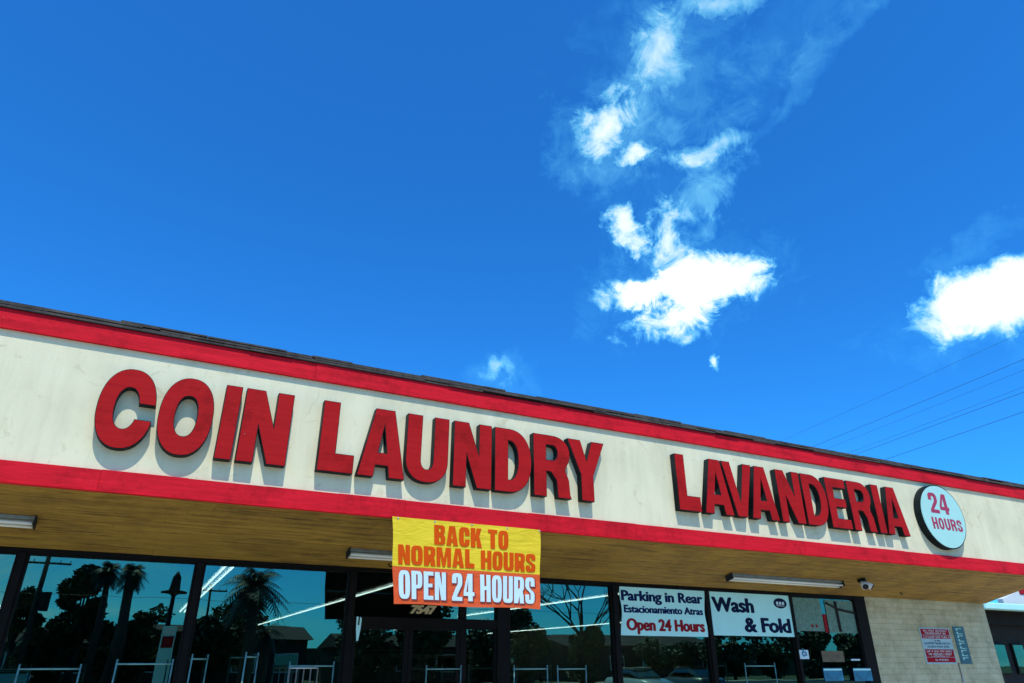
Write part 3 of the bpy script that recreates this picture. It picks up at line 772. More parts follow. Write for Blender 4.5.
# ------------------------------------------------------------------ soffit lamps
def sof(x, y):                         # the point of the sloping soffit seen at a pixel
    d = ray(x, y); k = (ZW-ZF)/(GL-FA)
    # EYE + t*dz = ZF + k*(t*dy-FA)
    t = (ZF-k*FA-EYE)/(d.z-k*d.y); return Vector((d.x*t, d.y*t, EYE+d.z*t))
SN = Vector((0, -(ZF-ZW), -(GL-FA))).normalized()        # outward (downward) normal of the soffit: tilts
SN = Vector((0, -(ZF-ZW), -(GL-FA))).normalized(); ST = Vector((0, -(GL-FA), ZF-ZW)).normalized()
def fixture(xa, xb, y, z, label):
    T = thing('strip_light', label, 'lamp', (xa, y, z), 'strip lights under the soffit')
    o = Vector((0, y, z))
    def slab(m_, x0, x1, s0, s1, h0, h1):
        pr = [o+ST*s0+SN*h0, o+ST*s1+SN*h0, o+ST*s1+SN*h1, o+ST*s0+SN*h1]
        m_.prism([(q.y, q.z) for q in pr], x0, x1); return m_
    slab(MB(), xa, xb, -.06, .06, .004, .04).build('housing', M['fixture'], T, bevel=.003)
    slab(MB(), xa-.012, xa, -.085, .085, .002, .10).build('end_cap', M['grey_dark'], T); slab(MB(), xb, xb+.012, -.085, .085, .002, .10).build('end_cap', M['grey_dark'], T)
    for s_ in (-.042, .042):
        c0 = o+ST*s_+SN*.078
        MB().tube([(xa+.01, c0.y, c0.z), (xb-.01, c0.y, c0.z)], .019, 10).build('tube', M['tube_off'], T, smooth=True)
    return T
a = sof(784, 578); l = sof(727, 575).x; r = sof(841, 581).x
LEN = r-l
fixture(l, r, a.y, a.z, 'long pale strip light under the soffit above the Wash & Fold sign')
a2 = sof(372, 551); l2 = sof(349, 549).x
fixture(l2, l2+LEN, a2.y, a2.z, 'strip light on the soffit whose right end is behind the yellow banner')
a3 = sof(20, 517); r3 = sof(36, 518).x
fixture(r3-LEN, r3, a3.y, a3.z, 'strip light on the soffit at the far left, cut by the picture edge')
# small dome camera / flood on the soffit
p = sof(861, 579)
T = thing('security_light', 'small white twin-head floodlight on a dark base under the soffit near the block wall', 'lamp', tuple(p))
MB().tube([p+SN*.0, p+SN*.05], .075, 16).build('base', M['black'], T, smooth=False)
for dx in (-.045, .05):
    q = p+SN*.05+Vector((dx*.4, 0, 0)); e = p+SN*.13+Vector((dx*1.9, -.09, -.02))
    h = MB().tube([q, p+SN*.085+Vector((dx, -.02, 0)), e], [.022, .042, .066], 12).build('lamp_head', M['white'], T, smooth=True)
    MB().tube([e, e+(e-q).normalized()*.008], .055, 12).build('lens', M['grey_dark'], h)
# sagging wires and old screw stubs on the soffit
for x_, y_ in ((677, 585), (388, 563), (900, 592)):
    q = sof(x_, y_); MB().tube([q, q+SN*.05+Vector((.03, 0, 0)), q+SN*.035+Vector((.07, .02, 0))], .009, 6).build('wire_stub', M['black'], B)

# ------------------------------------------------------------------ inside the shop: lit ceiling strips
def ceil_pt(x, y, z=ZC-.07):
    d = ray(x, y); t = (z-EYE)/d.z; return Vector((d.x*t, d.y*t, z))
def strip(x, y0, y1, label, n=2):
    T = thing('ceiling_strip', label, 'lamp', (x, y0, ZC), 'lit strip lights inside the shop')
    MB().box((x-.09, y0, ZC-.045), (x+.09, y1, ZC-.002)).build('housing', M['white'], T)
    for s_ in ((-.055, .055) if n == 2 else (0,)):
        MB().tube([(x+s_, y0+.02, ZC-.07), (x+s_, y1-.02, ZC-.07)], .015, 8).build('tube', M['tube_on'], T)
STR = [((235, 565), (180, 612), 2, 'lit twin ceiling strip seen steeply through the second window from the left'),
       ((392, 581), (265, 625), 1, 'long lit ceiling strip crossing behind the left entrance post'),
       ((424, 626), (395, 630), 1, 'short lit ceiling strip seen inside the door below the street number'),
       ((610, 592.5), (468, 617), 1, 'upper lit ceiling strip passing behind the right edge of the banner'),
       ((612, 620), (510, 634), 1, 'lower lit ceiling strip right of the banner, reaching the parking sign'),
       ((11, 612), (-50, 560), 2, 'lit ceiling strip seen at the very left edge of the windows')]
for (a, b, n, lab) in STR[:5]:
    A = ceil_pt(*a); Bp = ceil_pt(*b); x = (A.x+Bp.x)/2
    strip(x, max(GL+.35, min(A.y, Bp.y)), min(33.5, max(A.y, Bp.y)), lab, n)
A = ceil_pt(11, 612); strip(A.x, A.y-3.2, A.y, STR[5][3], 2)

# laundry carts
def make_cart():
    T = thing('laundry_cart', 'x', 'laundry cart', (0, 0, 0), 'laundry carts in front of the shop windows')
    w, d, h = .54, .5, 1.53
    for sx in (-1, 1):
        MB().tube([(sx*w/2, 0, .16), (sx*w/2, 0, h+.05)], .0085, 8).build('post', M['chrome'], T, smooth=True)
    MB().tube([(-w/2, 0, h), (w/2, 0, h)], .0085, 8).build('hanging_rail', M['chrome'], T, smooth=True)
    MB().box((-w/2-.02, -.05, .14), (w/2+.02, .05, .17)).box((-.04, -d/2, .14), (.04, d/2, .168)).build('base_frame', M['chrome'], T)
    b = MB()
    for z in (.5, .62, .74, .86): b.tube([(-w/2+.03, -d/2, z), (w/2-.03, -d/2, z), (w/2-.03, d/2, z), (-w/2+.03, d/2, z), (-w/2+.03, -d/2, z)], .006, 5)
    for k in range(10):
        x = -w/2+.03+(w-.06)*k/9
        for y in (-d/2, d/2): b.tube([(x, y, .5), (x, y, .86)], .004, 4)
        b.tube([(x, -d/2, .5), (x, d/2, .5)], .004, 4)
    b.build('wire_basket', M['chrome'], T)
    for sx in (-1, 1):
        for y in (-.2, .2): MB().tube([(sx*(w/2-.05)-.015, y, .05), (sx*(w/2-.05)+.015, y, .05)], .05, 12).build('caster', M['tyre'], T)
    return T
cart = make_cart(); first = True
carts = [(50, 669, 9.1, 'laundry cart with low dim rail at the far left of the windows'), (145, 664, 8.95, 'laundry cart with bright rail in front of the reflected pale sign'),
         (200, 659, 9.2, 'laundry cart just right of the second mullion'), (252, 657, 9.15, 'laundry cart under the reflected palm'), (312, 666, 9.1, 'laundry cart with bright rail left of the entrance post'),
         (444, 669, 9.2, 'laundry cart in front of the entrance doors'), (531, 669, 8.9, 'laundry cart just right of the wide post below the banner'), (572, 669, 9.05, 'laundry cart left of the parking sign window'),
         (760, 666, 9.1, 'laundry cart under the Wash & Fold sign')]
for i, (x_, y_, Y, lab) in enumerate(carts):
    T = cart if first else copy_tree(cart); first = False
    p = at(x_, y_, Y); T.location = (p.x, Y, .14+(p.z-.14)-1.53); T.rotation_euler[2] = R(68) if x_ in (200, 252) else R(random.uniform(-14, 14))
    T.location.z = .12; s_ = (p.z-.12)/1.53; T.scale = (1, 1, s_); T['label'] = lab
# extra vertical bars on a folding drying rack beside the entrance
T = thing('drying_rack', 'upright steel rack of thin bars beside the cart left of the entrance', 'rack', (at(312, 675, 9.05).x, 9.05, 0.12))
xa, xb = at(290, 668, 9.05).x, at(318, 668, 9.05).x
MB().box((xa-.05, 8.9, 0.12), (xb+.05, 9.2, .17)).build('base', M['steel'], T)
for k in range(5):
    x = xa+(xb-xa)*k/4; MB().tube([(x, 9.05, .16), (x, 9.05, at(312, 668, 9.05).z)], .008, 6).build('bar', M['steel'], T, smooth=True)
MB().tube([(xa, 9.05, at(312, 668, 9.05).z), (xb, 9.05, at(312, 668, 9.05).z)], .009, 6).build('top_bar', M['steel'], T, smooth=True)
# leaning pole inside behind the Wash & Fold window
a = at(773, 640, 10.7); b = at(786, 690, 10.35)
tag(MB().tube([(b.x, 10.35, .14), a], .013, 8).build('pole', M['steel'], smooth=True), 'slanting steel pole behind the window below the Wash & Fold sign', 'pole')
# stacked dryers along the back partition
def make_dryer():
    T = thing('dryer', 'x', 'dryer', (0, 0, 0), 'dryers along the back wall of the shop')
    MB().box((-.4, 0, 0), (.4, .8, 2.0)).build('cabinet', M['steel'], T, bevel=.01)
    for z in (.55, 1.5):
        n = 24; d_ = MB().tube([(0, -.03, z), (0, 0, z)], .27, n).build('door', M['white'], T)
        MB().tube([(0, -.04, z), (0, -.031, z)], .19, n).build('door_glass', M['black'], d_)
    MB().box((-.36, -.012, 1.83), (.36, 0, 1.96)).build('control_panel', M['black'], T)
    return T
dr = make_dryer()
for k in range(9):
    T = dr if k == 0 else copy_tree(dr)
    T.location = (7.2+k*.86, 32.6, .14)
    T['label'] = 'stacked steel tumble dryer standing in a row at the dark back of the shop'
# counter sign card
x0, x1, z0, z1 = px_rect(520, 677, 552, 690, 10.6)
T = rect_thing('counter_sign', 'pale blue card with a dark logo bar low behind the glass right of the banner', 'sign', x0, x1, z0, z1, 10.1, M['signwhite'], .01)
T.location.y = 10.1
MB().box((x0+.05, 10.095, z1-.06), (x0+.25, 10.099, z1-.02)).build('logo_bar', M['navy2'], T)

# ------------------------------------------------------------------ power lines and poles
def pole(x, y, h, label, r=.15, arms=2, ang=0, transf=False):
    T = thing('utility_pole', label, 'utility pole', (x, y, 0))
    MB().tube([(x, y, 0), (x, y, h)], [r, r*.72], 10).build('shaft', M['pole'], T, smooth=True)
    for k in range(arms):
        z = h-.4-k*1.0; dx, dy = math.cos(ang)*1.2, math.sin(ang)*1.2
        c_ = MB().tube([(x-dx, y-dy, z), (x+dx, y+dy, z)], .06, 4).build('crossarm', M['pole'], T)
        for q in (-1, -.55, .55, 1): MB().tube([(x+dx*q*.95, y+dy*q*.95, z+.04), (x+dx*q*.95, y+dy*q*.95, z+.2)], .035, 6).build('insulator', M['steel'], c_)
    if transf: MB().tube([(x+.38, y, h-2.9), (x+.38, y, h-1.9)], .26, 14).build('transformer', M['grey_dark'], T, smooth=False)
    return T
wd = Vector((math.sin(R(10)), math.cos(R(10)), 0))
WIRES = [((792.5, 436), (1004, 341), 10.5), ((821, 441), (1024, 362), 9.8), ((840, 442), (1024, 372), 9.8), ((864.7, 448), (1024, 386), 8.9), ((872, 447), (1024, 393.5), 8.9), ((899.5, 454.5), (1024, 412), 7.9)]
mids = []
for i, (a, b, h) in enumerate(WIRES):
    d = ray((a[0]+b[0])/2, (a[1]+b[1])/2); t = (h-EYE)/d.z; p = Vector((d.x*t, d.y*t, h)); mids.append(p)
    s0 = (-18-p.y)/wd.y; s1 = (58-p.y)/wd.y
    pts = []
    for k in range(25):
        s_ = s0+(s1-s0)*k/24; u = k/24; q = p+wd*s_; um = -s0/(s1-s0)
        q.z = h - .5*(1-(2*u-1)**2) + .5*(1-(2*um-1)**2); pts.append(q)
    lab = ['highest faint overhead wire above the right end of the roof', 'second overhead wire from the top, darker than its neighbours', 'third overhead wire from the top, faint', 'fourth overhead wire from the top, close above the fifth', 'fifth overhead wire from the top, running close under the fourth', 'lowest overhead wire, nearest the roof'][i]
    tag(MB().tube(pts, .0035 if i in (0, 2, 3) else .0055, 5).build('overhead_wire', M['wire'], smooth=True), lab, 'wire', 'overhead wires above the roof')

# ------------------------------------------------------------------ neighbour to the right
NY = 15.0
a = at(985, 602, NY); zt_ = at(1000, 603, NY).z; zb_ = at(1000, 609.5, NY).z
NBX0, NBX1 = a.x-.05, a.x+16
NB = thing('shop_building', 'neighbouring dark-fronted shop with pale cyan eave beyond the block wall', 'building', (30, NY+2, 0))
MB().box((NBX0, NY, zb_), (NBX1, NY+.3, zt_)).build('eave_board', M['cyan_paint'], NB, bevel=.03)
MB().box((NBX0, NY+.3, zb_+.05), (NBX1, NY+10, zt_-.02)).build('roof', M['grey_dark'], NB)
MB().box((NBX0+.05, NY+1.6, 0), (NBX1, NY+10, zb_+.05)).build('wall', M['grey_dark'], NB)
MB().box((NBX0+.1, NY+1.2, at(1010, 625, NY+1.2).z), (NBX1, NY+1.55, zb_+.04)).build('sign_band', M['black'], NB)
for k in range(8):
    xw = at(997, 665, NY+1.6).x+k*1.15; zt2 = at(1003, 645, NY+1.6).z; zb2 = at(1003, 673, NY+1.6).z
    f = MB().box((xw-.05, NY+1.52, zb2-.05), (xw+.75, NY+1.595, zt2+.05)).build('window', M['black'], NB)
    MB().box((xw, NY+1.50, zb2), (xw+.62, NY+1.518, zt2)).build('pane', M['glass_n'] if 'glass_n' in M else M['glass'], f)
# white and red roof sign further back
RY = 20.0
a0 = at(1003, 600, RY); a1 = at(1040, 588, RY)
T = thing('roof_sign', 'white roof sign with red end rising behind the cyan eave at the picture edge', 'sign', (a0.x, RY, zt_))
pf = [(a0.x, a0.z-.6), (a1.x+3, a0.z-.6), (a1.x+3, a1.z+.35), (a1.x, a1.z+.2), (at(1017, 591, RY).x, at(1017, 591.5, RY).z), (a0.x, a0.z+.05)]
m_ = MB(); n = len(pf); m_.v = [(x, y, z) for y in (RY, RY+.25) for x, z in pf]; m_.f = [tuple(range(n)), tuple(reversed(range(n, 2*n)))]+[(k, n+k, n+(k+1) % n, (k+1) % n) for k in range(n)]
m_.build('panel', M['white'], T)
r0 = at(1019, 592, RY); MB().box((r0.x, RY-.03, r0.z-.1), (r0.x+.9, RY-.002, r0.z+.22)).build('red_mark', M['red_plain'], T)
MB().box((a0.x+.3, RY+.05, zt_-.02), (a0.x+.45, RY+.2, a0.z-.5)).box((a1.x+1, RY+.05, zt_-.02), (a1.x+1.15, RY+.2, a0.z-.5)).build('posts', M['steel'], T)

# ------------------------------------------------------------------ across the lot: what the glass mirrors
def leafy(n, centres, size, seed):
    rnd = random.Random(seed); m_ = MB()
    for _ in range(n):
        c_, r_ = rnd.choice(centres)
        while True:
            v = Vector((rnd.uniform(-1, 1), rnd.uniform(-1, 1), rnd.uniform(-1, 1)))
            if .35 < v.length < 1: break
        p = Vector(c_)+Vector((v.x*r_[0], v.y*r_[1], v.z*r_[2]))
        a = Vector((rnd.gauss(0, 1), rnd.gauss(0, 1), rnd.gauss(0, .7))).normalized(); b = a.orthogonal().normalized()
        s_ = size*rnd.uniform(.6, 1.3)
        m_.quad(p-a*s_, p-b*s_*.5, p+a*s_, p+b*s_*.5)
    return m_
def tree(x, y, h, rw, label, kind='leaf', seed=1, n=3600, low=.25, group=None):
    rnd = random.Random(seed)
    T = thing('tree', label, 'tree', (x, y, 0), group)
    tk = MB().tube([(x, y, 0), (x+.1, y, h*.3), (x-.05, y+.1, h*.6)], [h*.035, h*.025, h*.012], 9)
    cs = []
    for k in range(13):
        a = rnd.uniform(0, 2*PI); rr = rw*rnd.uniform(.15, .75); z = h*rnd.uniform(low+.1, .86); rr *= (1.25-abs(z/h-.55)*1.3)
        c_ = (x+rr*math.cos(a), y+rr*math.sin(a), z); q = rw*rnd.uniform(.28, .5)
        cs.append((c_, (q, q, q*rnd.uniform(.6, .9)))); tk.tube([(x, y, h*.35), ((x+c_[0])/2, (y+c_[1])/2, z*.75), c_], [h*.012, h*.008, h*.003], 5)
    tk.build('trunk', M['bark'], T, smooth=True)
    leafy(n, cs, .17+rw*.02, seed+1).build('crown', M[kind], T)
    return T
def palm(x, y, h, cr, label, r=.22, nf=34, seed=1, skirt=True):
    rnd = random.Random(seed)
    T = thing('palm_tree', label, 'palm tree', (x, y, 0))
    MB().tube([(x, y, 0), (x+.1, y, h*.5), (x, y, h)], [r*1.25, r, r*.85], 12).build('trunk', M['bark'], T, smooth=True)
    m_ = MB()
    for k in range(nf):
        a = rnd.uniform(0, 2*PI); el = rnd.uniform(-.9, 1.2); d = Vector((math.cos(a)*math.cos(el), math.sin(a)*math.cos(el), math.sin(el)))
        side = Vector((-math.sin(a), math.cos(a), 0)); L = cr*rnd.uniform(.8, 1.05); p = Vector((x, y, h))
        prev = p; m = 9
        for j in range(1, m+1):
            u = j/m; q = p+d*L*u+Vector((0, 0, -L*.55*u*u)); dd = (q-prev)
            for sg in (-1, 1):
                ll = L*.30*math.sin(PI*min(1, u*.9+.1))+.05
                for e in (0, .5):
                    b0 = prev+dd*e; tip = b0+side*sg*ll+dd*.9+Vector((0, 0, -ll*.45)); m_.quad(b0, b0+dd*.3, tip, tip-dd*.1)
            m_.quad(prev-side*.02, prev+side*.02, q+side*.015, q-side*.015)
            prev = q
    if skirt:
        for k in range(60):
            a = rnd.uniform(0, 2*PI); z = h-rnd.uniform(0, cr*.9); e = Vector((math.cos(a), math.sin(a), 0)); p = Vector((x, y, z))
            m_.quad(p+e*r, p+e*r+Vector((0, 0, -.05)), p+e*(r+cr*.3)+Vector((0, 0, -cr*.45)), p+e*(r+cr*.28)+Vector((0, 0, -cr*.38)))
    m_.build('crown', M['palm'], T)
    return T
def mir(px, py, Yv): return mirrored(px, py, Yv)
p = mir(28, 584, 56); tree(p.x, p.y, p.z+.4, 1.2, 'dark rounded tree mirrored at the left edge of the glass beside the pole', 'leaf', 3)
p = mir(95, 563, 54); tree(p.x, p.y, p.z+.6, 1.9, 'tallest broad dark tree mirrored in the first full window', 'leaf', 5, 6500, .12)
p = mir(80, 584, 57); tree(p.x, p.y, p.z+.2, 1.2, 'smaller dark tree hugging the tall broad one on its left', 'leaf', 8, 3600, .12)
p = mir(50, 613, 52); tree(p.x, p.y, p.z+.3, 1.6, 'low tree under the mirrored utility pole', 'leaf', 9, 3600, 0)
p = mir(113, 557, 50); palm(p.x, p.y, p.z-.7, 1.05, 'slim fan palm rising beside the tall broad tree', .2, 60, 2)
p = mir(135, 560, 46); palm(p.x, p.y, p.z-.6, 1.0, 'thick-trunked fan palm with a small tight crown', .29, 70, 4)
p = mir(152, 603, 55); tree(p.x, p.y, p.z+.2, 1.5, 'small airy tree mirrored between the thick palm and the lamp', 'leaf2', 12, 1300, .3)
p = mir(217, 606, 50); tree(p.x, p.y, p.z+.3, 1.9, 'dark tree mirrored left of the large palm', 'leaf', 14, 4200, .05)
p = mir(235, 600, 58); tree(p.x, p.y, p.z+.3, 2.2, 'loose tree mirrored close behind the large palm', 'leaf2', 15, 2400, .2)
p = mir(258, 573, 40); palm(p.x, p.y, p.z-.5, 2.0, 'large feathery palm with spreading drooping fronds', .25, 60, 6, False)
p = mir(270, 604, 41); palm(p.x, p.y, p.z-1.3, 1.2, 'short second palm trunk close beside the large feathery palm', .22, 18, 7, False)
p = mir(184, 636, 50); tree(p.x+.6, p.y, p.z+.3, 1.7, 'low dark tree behind the mirrored pale sign', 'leaf', 17, 3600, .05)
p = mir(160, 640, 56); tree(p.x-2, p.y, p.z+.6, 2.2, 'low dark tree filling the gap under the thick palm', 'leaf', 18, 3600, .02)
p = mir(520, 606, 55); tree(p.x, p.y, p.z+.3, 2.3, 'dark rounded tree mirrored just right of the wide post', 'leaf', 21, 4200, .05)
p = mir(650, 640, 60); tree(p.x, p.y, p.z+.3, 2.0, 'low spreading tree mirrored below the parking sign', 'leaf', 22, 3000, .3)
p = mir(680, 641, 62); tree(p.x, p.y, p.z+.3, 2.0, 'second low tree right of it mirrored below the parking sign', 'leaf', 23, 3000, .3)
p = mir(584, 629, 46); tree(p.x, p.y, p.z+.5, 1.5, 'dense upright shrub at the foot of the bare tree', 'leaf', 24, 4200, 0)
for i, (px_, py_, lab) in enumerate(((370, 606, 'dark tree mirrored in the entrance glass'), (420, 600, 'tall dark tree mirrored in the door panes'), (480, 612, 'dark tree mirrored between door and wide post'), (728, 622, 'broad dark tree mirrored under the letters of the Wash & Fold sign'), (765, 618, 'dark tree mirrored behind the slanting pole'), (805, 625, 'dark tree mirrored at the frame left of the last window'), (850, 632, 'dark tree mirrored in the last window'))):
    p = mir(px_, py_, 58); tree(p.x, p.y, p.z+.3, 3.0, lab, 'leaf', 30+i, 4500, .03)
# bare tree
def bare(x, y, h, label):
    rnd = random.Random(41); T = thing('bare_tree', label, 'tree', (x, y, 0)); m_ = MB()
    m_.tube([(x, y, 0), (x+.05, y, h*.45)], [.22, .17], 9)
    def br(p, d, L, r, k):
        q = p+d*L; mid = (p+q)/2+Vector((rnd.uniform(-.1, .1), rnd.uniform(-.1, .1), .06))*L*.5
        m_.tube([p, mid, q], [r, r*.8, r*.6], 6)
        if k == 0: return
        for _ in range(rnd.choice((2, 3))):
            nd = (d+Vector((rnd.uniform(-.9, .9), rnd.uniform(-.7, .7), rnd.uniform(-.15, .6)))).normalized(); br(q, nd, L*rnd.uniform(.62, .85), r*.58, k-1)
    for a in range(5):
        t = a*2*PI/5; br(Vector((x+.05, y, h*(.30+.04*a))), Vector((math.cos(t)*.85, math.sin(t)*.6, .75)).normalized(), h*.24, .11, 4)
    br(Vector((x+.05, y, h*.44)), Vector((.05, 0, 1)), h*.25, .15, 4)
    m_.build('trunk', M['bark'], T, smooth=True); return T
p = mir(578, 575, 46); bare(p.x, p.y, p.z+.4, 'leafless branching tree mirrored left of the parking sign')
p = mir(598, 580, 46)
# poles and lamp across the lot
p = mir(49, 556, 47); pole(p.x, p.y, p.z, 'wooden utility pole with transformer mirrored in the first window', .16, 1, 0, True)
p = mir(541, 632, 62); pole(p.x, p.y, p.z, 'distant utility pole mirrored right of the wide post', .13, 1, 0)
p = mir(212, 585, 62); pole(p.x, p.y, p.z, 'thin far utility pole mirrored left of the large palm', .12, 1, 0)
pw = mir(40, 594, 47)
for dz, lab in ((0, 'street wire mirrored in the left windows'),):
    tag(MB().tube([(-70, pw.y, pw.z+dz+.5), (-20, pw.y, pw.z+dz), (40, pw.y, pw.z+dz), (90, pw.y, pw.z+dz+.4)], .012, 5).build('overhead_wire', M['wire']), lab, 'wire')
p = mir(176, 571, 36); pa = mir(174, 593, 36); xl = mir(161, 592, 36).x; xr = mir(187, 594, 36).x
T = thing('street_lamp', 'street lamp with pointed finial and two level arms mirrored in the window', 'lamp', (p.x, p.y, 0))
MB().tube([(pa.x, p.y, 0), (pa.x, p.y, pa.z)], [.14, .09], 10).build('post', M['black'], T, smooth=True)
MB().tube([(pa.x, p.y, pa.z-.15), (pa.x, p.y, pa.z+.1), (pa.x, p.y, pa.z+.7), (pa.x, p.y, p.z)], [.12, .24, .17, .03], 10).build('finial', M['black'], T, smooth=True)
for xx in (xl, xr): MB().tube([(pa.x, p.y, pa.z-.02), ((pa.x+xx)/2, p.y, pa.z+.03), (xx, p.y, pa.z)], [.09, .09, .05], 8).build('arm', M['black'], T, smooth=True)
# pale roadside sign with red band
x0 = mir(159.5, 645, 30).x; x1 = mir(174, 645, 30).x; zt_ = mir(167, 626, 30).z; yy = mir(167, 626, 30).y
T = thing('roadside_sign', 'tall pale cabinet sign with a dark red band mirrored in the first full window', 'sign', ((x0+x1)/2, yy, 0))
MB().box((x0, yy-.3, .3), (x1, yy, zt_)).build('cabinet', M['cyan_paint'], T, bevel=.01)
MB().box((x0+.04, yy+.001, mir(167, 648, 30).z), (x1-.04, yy+.012, mir(167, 636, 30).z)).build('red_band', M['redtext'], T)
MB().box((x0+.04, yy+.001, mir(167, 634, 30).z), (x1-.04, yy+.012, mir(167, 628, 30).z)).build('pale_header', M['white'], T)
MB().box((x0+.1, yy-.25, 0), (x1-.1, yy-.05, .3)).build('foot', M['concrete'], T)
# low buildings over the road
def lowb(x0, x1, y, h, mt, label, n):
    T = thing('roadside_building', label, 'building', ((x0+x1)/2, y, 0))
    MB().box((x0, y-9, 0), (x1, y, h)).build('wall', mt, T)
    MB().prism([(y+.5, h-.05), (y-4.5, h+1.1), (y-9.5, h-.05)], x0-.4, x1+.4).build('roof', M['roof_tile'], T)
    for k in range(n):
        cx = x0+(k+.5)*(x1-x0)/n
        f = MB().box((cx-.9, y+.001, .9), (cx+.9, y+.05, 2.3)).build('window', M['white'], T)
        MB().box((cx-.8, y+.051, 1.0), (cx+.8, y+.06, 2.2)).build('pane', M['glass_car'], f)
    return T
lowb(16, 34, -43, 2.9, M['stucco_tan'], 'low tan building across the road behind the bare tree', 5)
lowb(38, 58, -44, 3.2, M['stucco_pink'], 'low rose building across the road farther right', 5)
lowb(-16, -2, -46, 3.0, M['stucco_tan'], 'low tan building across the road behind the palms', 4)
lowb(0, 13, -44, 3.4, M['stucco_pink'], 'low rose building across the road opposite the entrance', 4)
structure(MB().box((-120, -60, -.01), (150, -59.5, 3.0)).build('far_hedge_bank', M['leaf']))
# parked cars
def carbody(col, name):
    mt = mat(name, col, .3, .05, bs=0); mt.node_tree.nodes['Principled BSDF'].inputs['Coat Weight'].default_value = .6
    return mt
def make_car(mt):
    T = thing('parked_car', 'x', 'car', (0, 0, 0), 'cars parked in the lot behind the viewer')
    def loft(secs, name, m, parent, smooth=True):
        b = MB(); n = len(secs[0])
        for s_ in secs: b.v += s_
        for i in range(len(secs)-1):
            for k in range(n): a = i*n+k; c_ = i*n+(k+1) % n; b.f.append((a, c_, c_+n, a+n))
        b.f += [tuple(reversed(range(n))), tuple(range((len(secs)-1)*n, len(secs)*n))]
        return b.build(name, m, parent, smooth=smooth, bevel=0)
    def sec(y, w, z0, z1, taper=.9):
        return [(-w, y, z0+.1), (-w*.97, y, z0), (w*.97, y, z0), (w, y, z0+.1), (w, y, (z0+z1)/2+.05), (w*taper, y, z1), (-w*taper, y, z1), (-w, y, (z0+z1)/2+.05)]
    body = loft([sec(-2.25, .70, .35, .62), sec(-2.15, .82, .26, .72), sec(-1.3, .88, .2, .88), sec(-.9, .89, .2, .93), sec(1.3, .89, .2, .95), sec(1.9, .86, .22, .93), sec(2.2, .78, .32, .82)], 'body', mt, T)
    loft([sec(-1.0, .76, .90, .95, .98), sec(-.35, .74, .9, 1.40, .80), sec(.9, .74, .9, 1.44, .80), sec(1.65, .76, .9, .97, .98)], 'cabin', M['glass_car'], T, False)
    loft([sec(-.42, .60, 1.40, 1.445, .95), sec(.1, .62, 1.42, 1.475, .95), sec(.95, .60, 1.42, 1.465, .95)], 'roof', mt, T)
    for sx in (-1, 1):
        for y in (-1.4, 1.4):
            w = MB().tube([(sx*.70, y, .32), (sx*.90, y, .32)], .32, 20).build('wheel', M['tyre'], T)
            MB().tube([(sx*.90, y, .32), (sx*.912, y, .32)], .19, 14).build('rim', M['steel'], w)
        MB().box((sx*.62-.14, -2.26, .52), (sx*.62+.14, -2.18, .64)).build('headlight', M['white'], T, bevel=.01)
    return T
cars = [(12, (.08, .20, .22), 'dark teal car parked furthest left across the lot'), (640, (.5, .5, .48), 'white car parked opposite the parking sign'), (690, (.05, .05, .05), 'black car parked opposite the last windows')]
for i, (px_, c_, lab) in enumerate(cars):
    T = make_car(carbody(c_, 'car_paint_'+str(i))); p = mir(px_, 668, 34)
    T.location = (p.x, -15.0, .005); T.scale = (1, 1, .92); T.rotation_euler[2] = PI if i % 2 else 0
    T['label'] = lab

# ------------------------------------------------------------------ sun and sky
sd = Vector((-.028, -.12, .222)).normalized()            # towards the sun
sl = bpy.data.lights.new('sun', 'SUN'); sl.energy = 3.4; sl.angle = R(.53); sl.color = (1, .93, .80)
so = bpy.data.objects.new('sun', sl); COL.objects.link(so); so.rotation_euler = sd.to_track_quat('Z', 'Y').to_euler()
W = bpy.data.worlds.new('World'); scene.world = W; W.use_nodes = True; nt = W.node_tree
bg = nt.nodes['Background']; bg.inputs[1].default_value = .106
sky = nt.nodes.new('ShaderNodeTexSky'); sky.sky_type = 'NISHITA'; sky.sun_disc = False
sky.sun_elevation = math.asin(sd.z); sky.sun_rotation = math.atan2(sd.x, sd.y)
sky.air_density = 1.0; sky.dust_density = .3; sky.ozone_density = 3.0; sky.altitude = 100
SKYMUL = (.16, .92, 1.72)
tint = mixc(nt, sky.outputs[0], SKYMUL, 1.0, 'MULTIPLY')
tc = nt.nodes.new('ShaderNodeTexCoord'); D_ = tc.outputs['Generated']
def math_(op, a, b=None, c=None, clamp=False):
    n = nt.nodes.new('ShaderNodeMath'); n.operation = op; n.use_clamp = clamp
    for i, v in enumerate((a, b, c)):
        if v is None: continue
        if isinstance(v, (int, float)): n.inputs[i].default_value = v
        else: nt.links.new(v, n.inputs[i])
    return n.outputs[0]
def wnoise(scale, detail, rough, dist=0, vscale=(1, 1, 1), loc=(0, 0, 0)):
    mp = nt.nodes.new('ShaderNodeMapping'); mp.inputs['Scale'].default_value = vscale; mp.inputs['Location'].default_value = loc
    nt.links.new(D_, mp.inputs[0]); return noise(nt, mp.outputs[0], scale, detail, rough, dist)
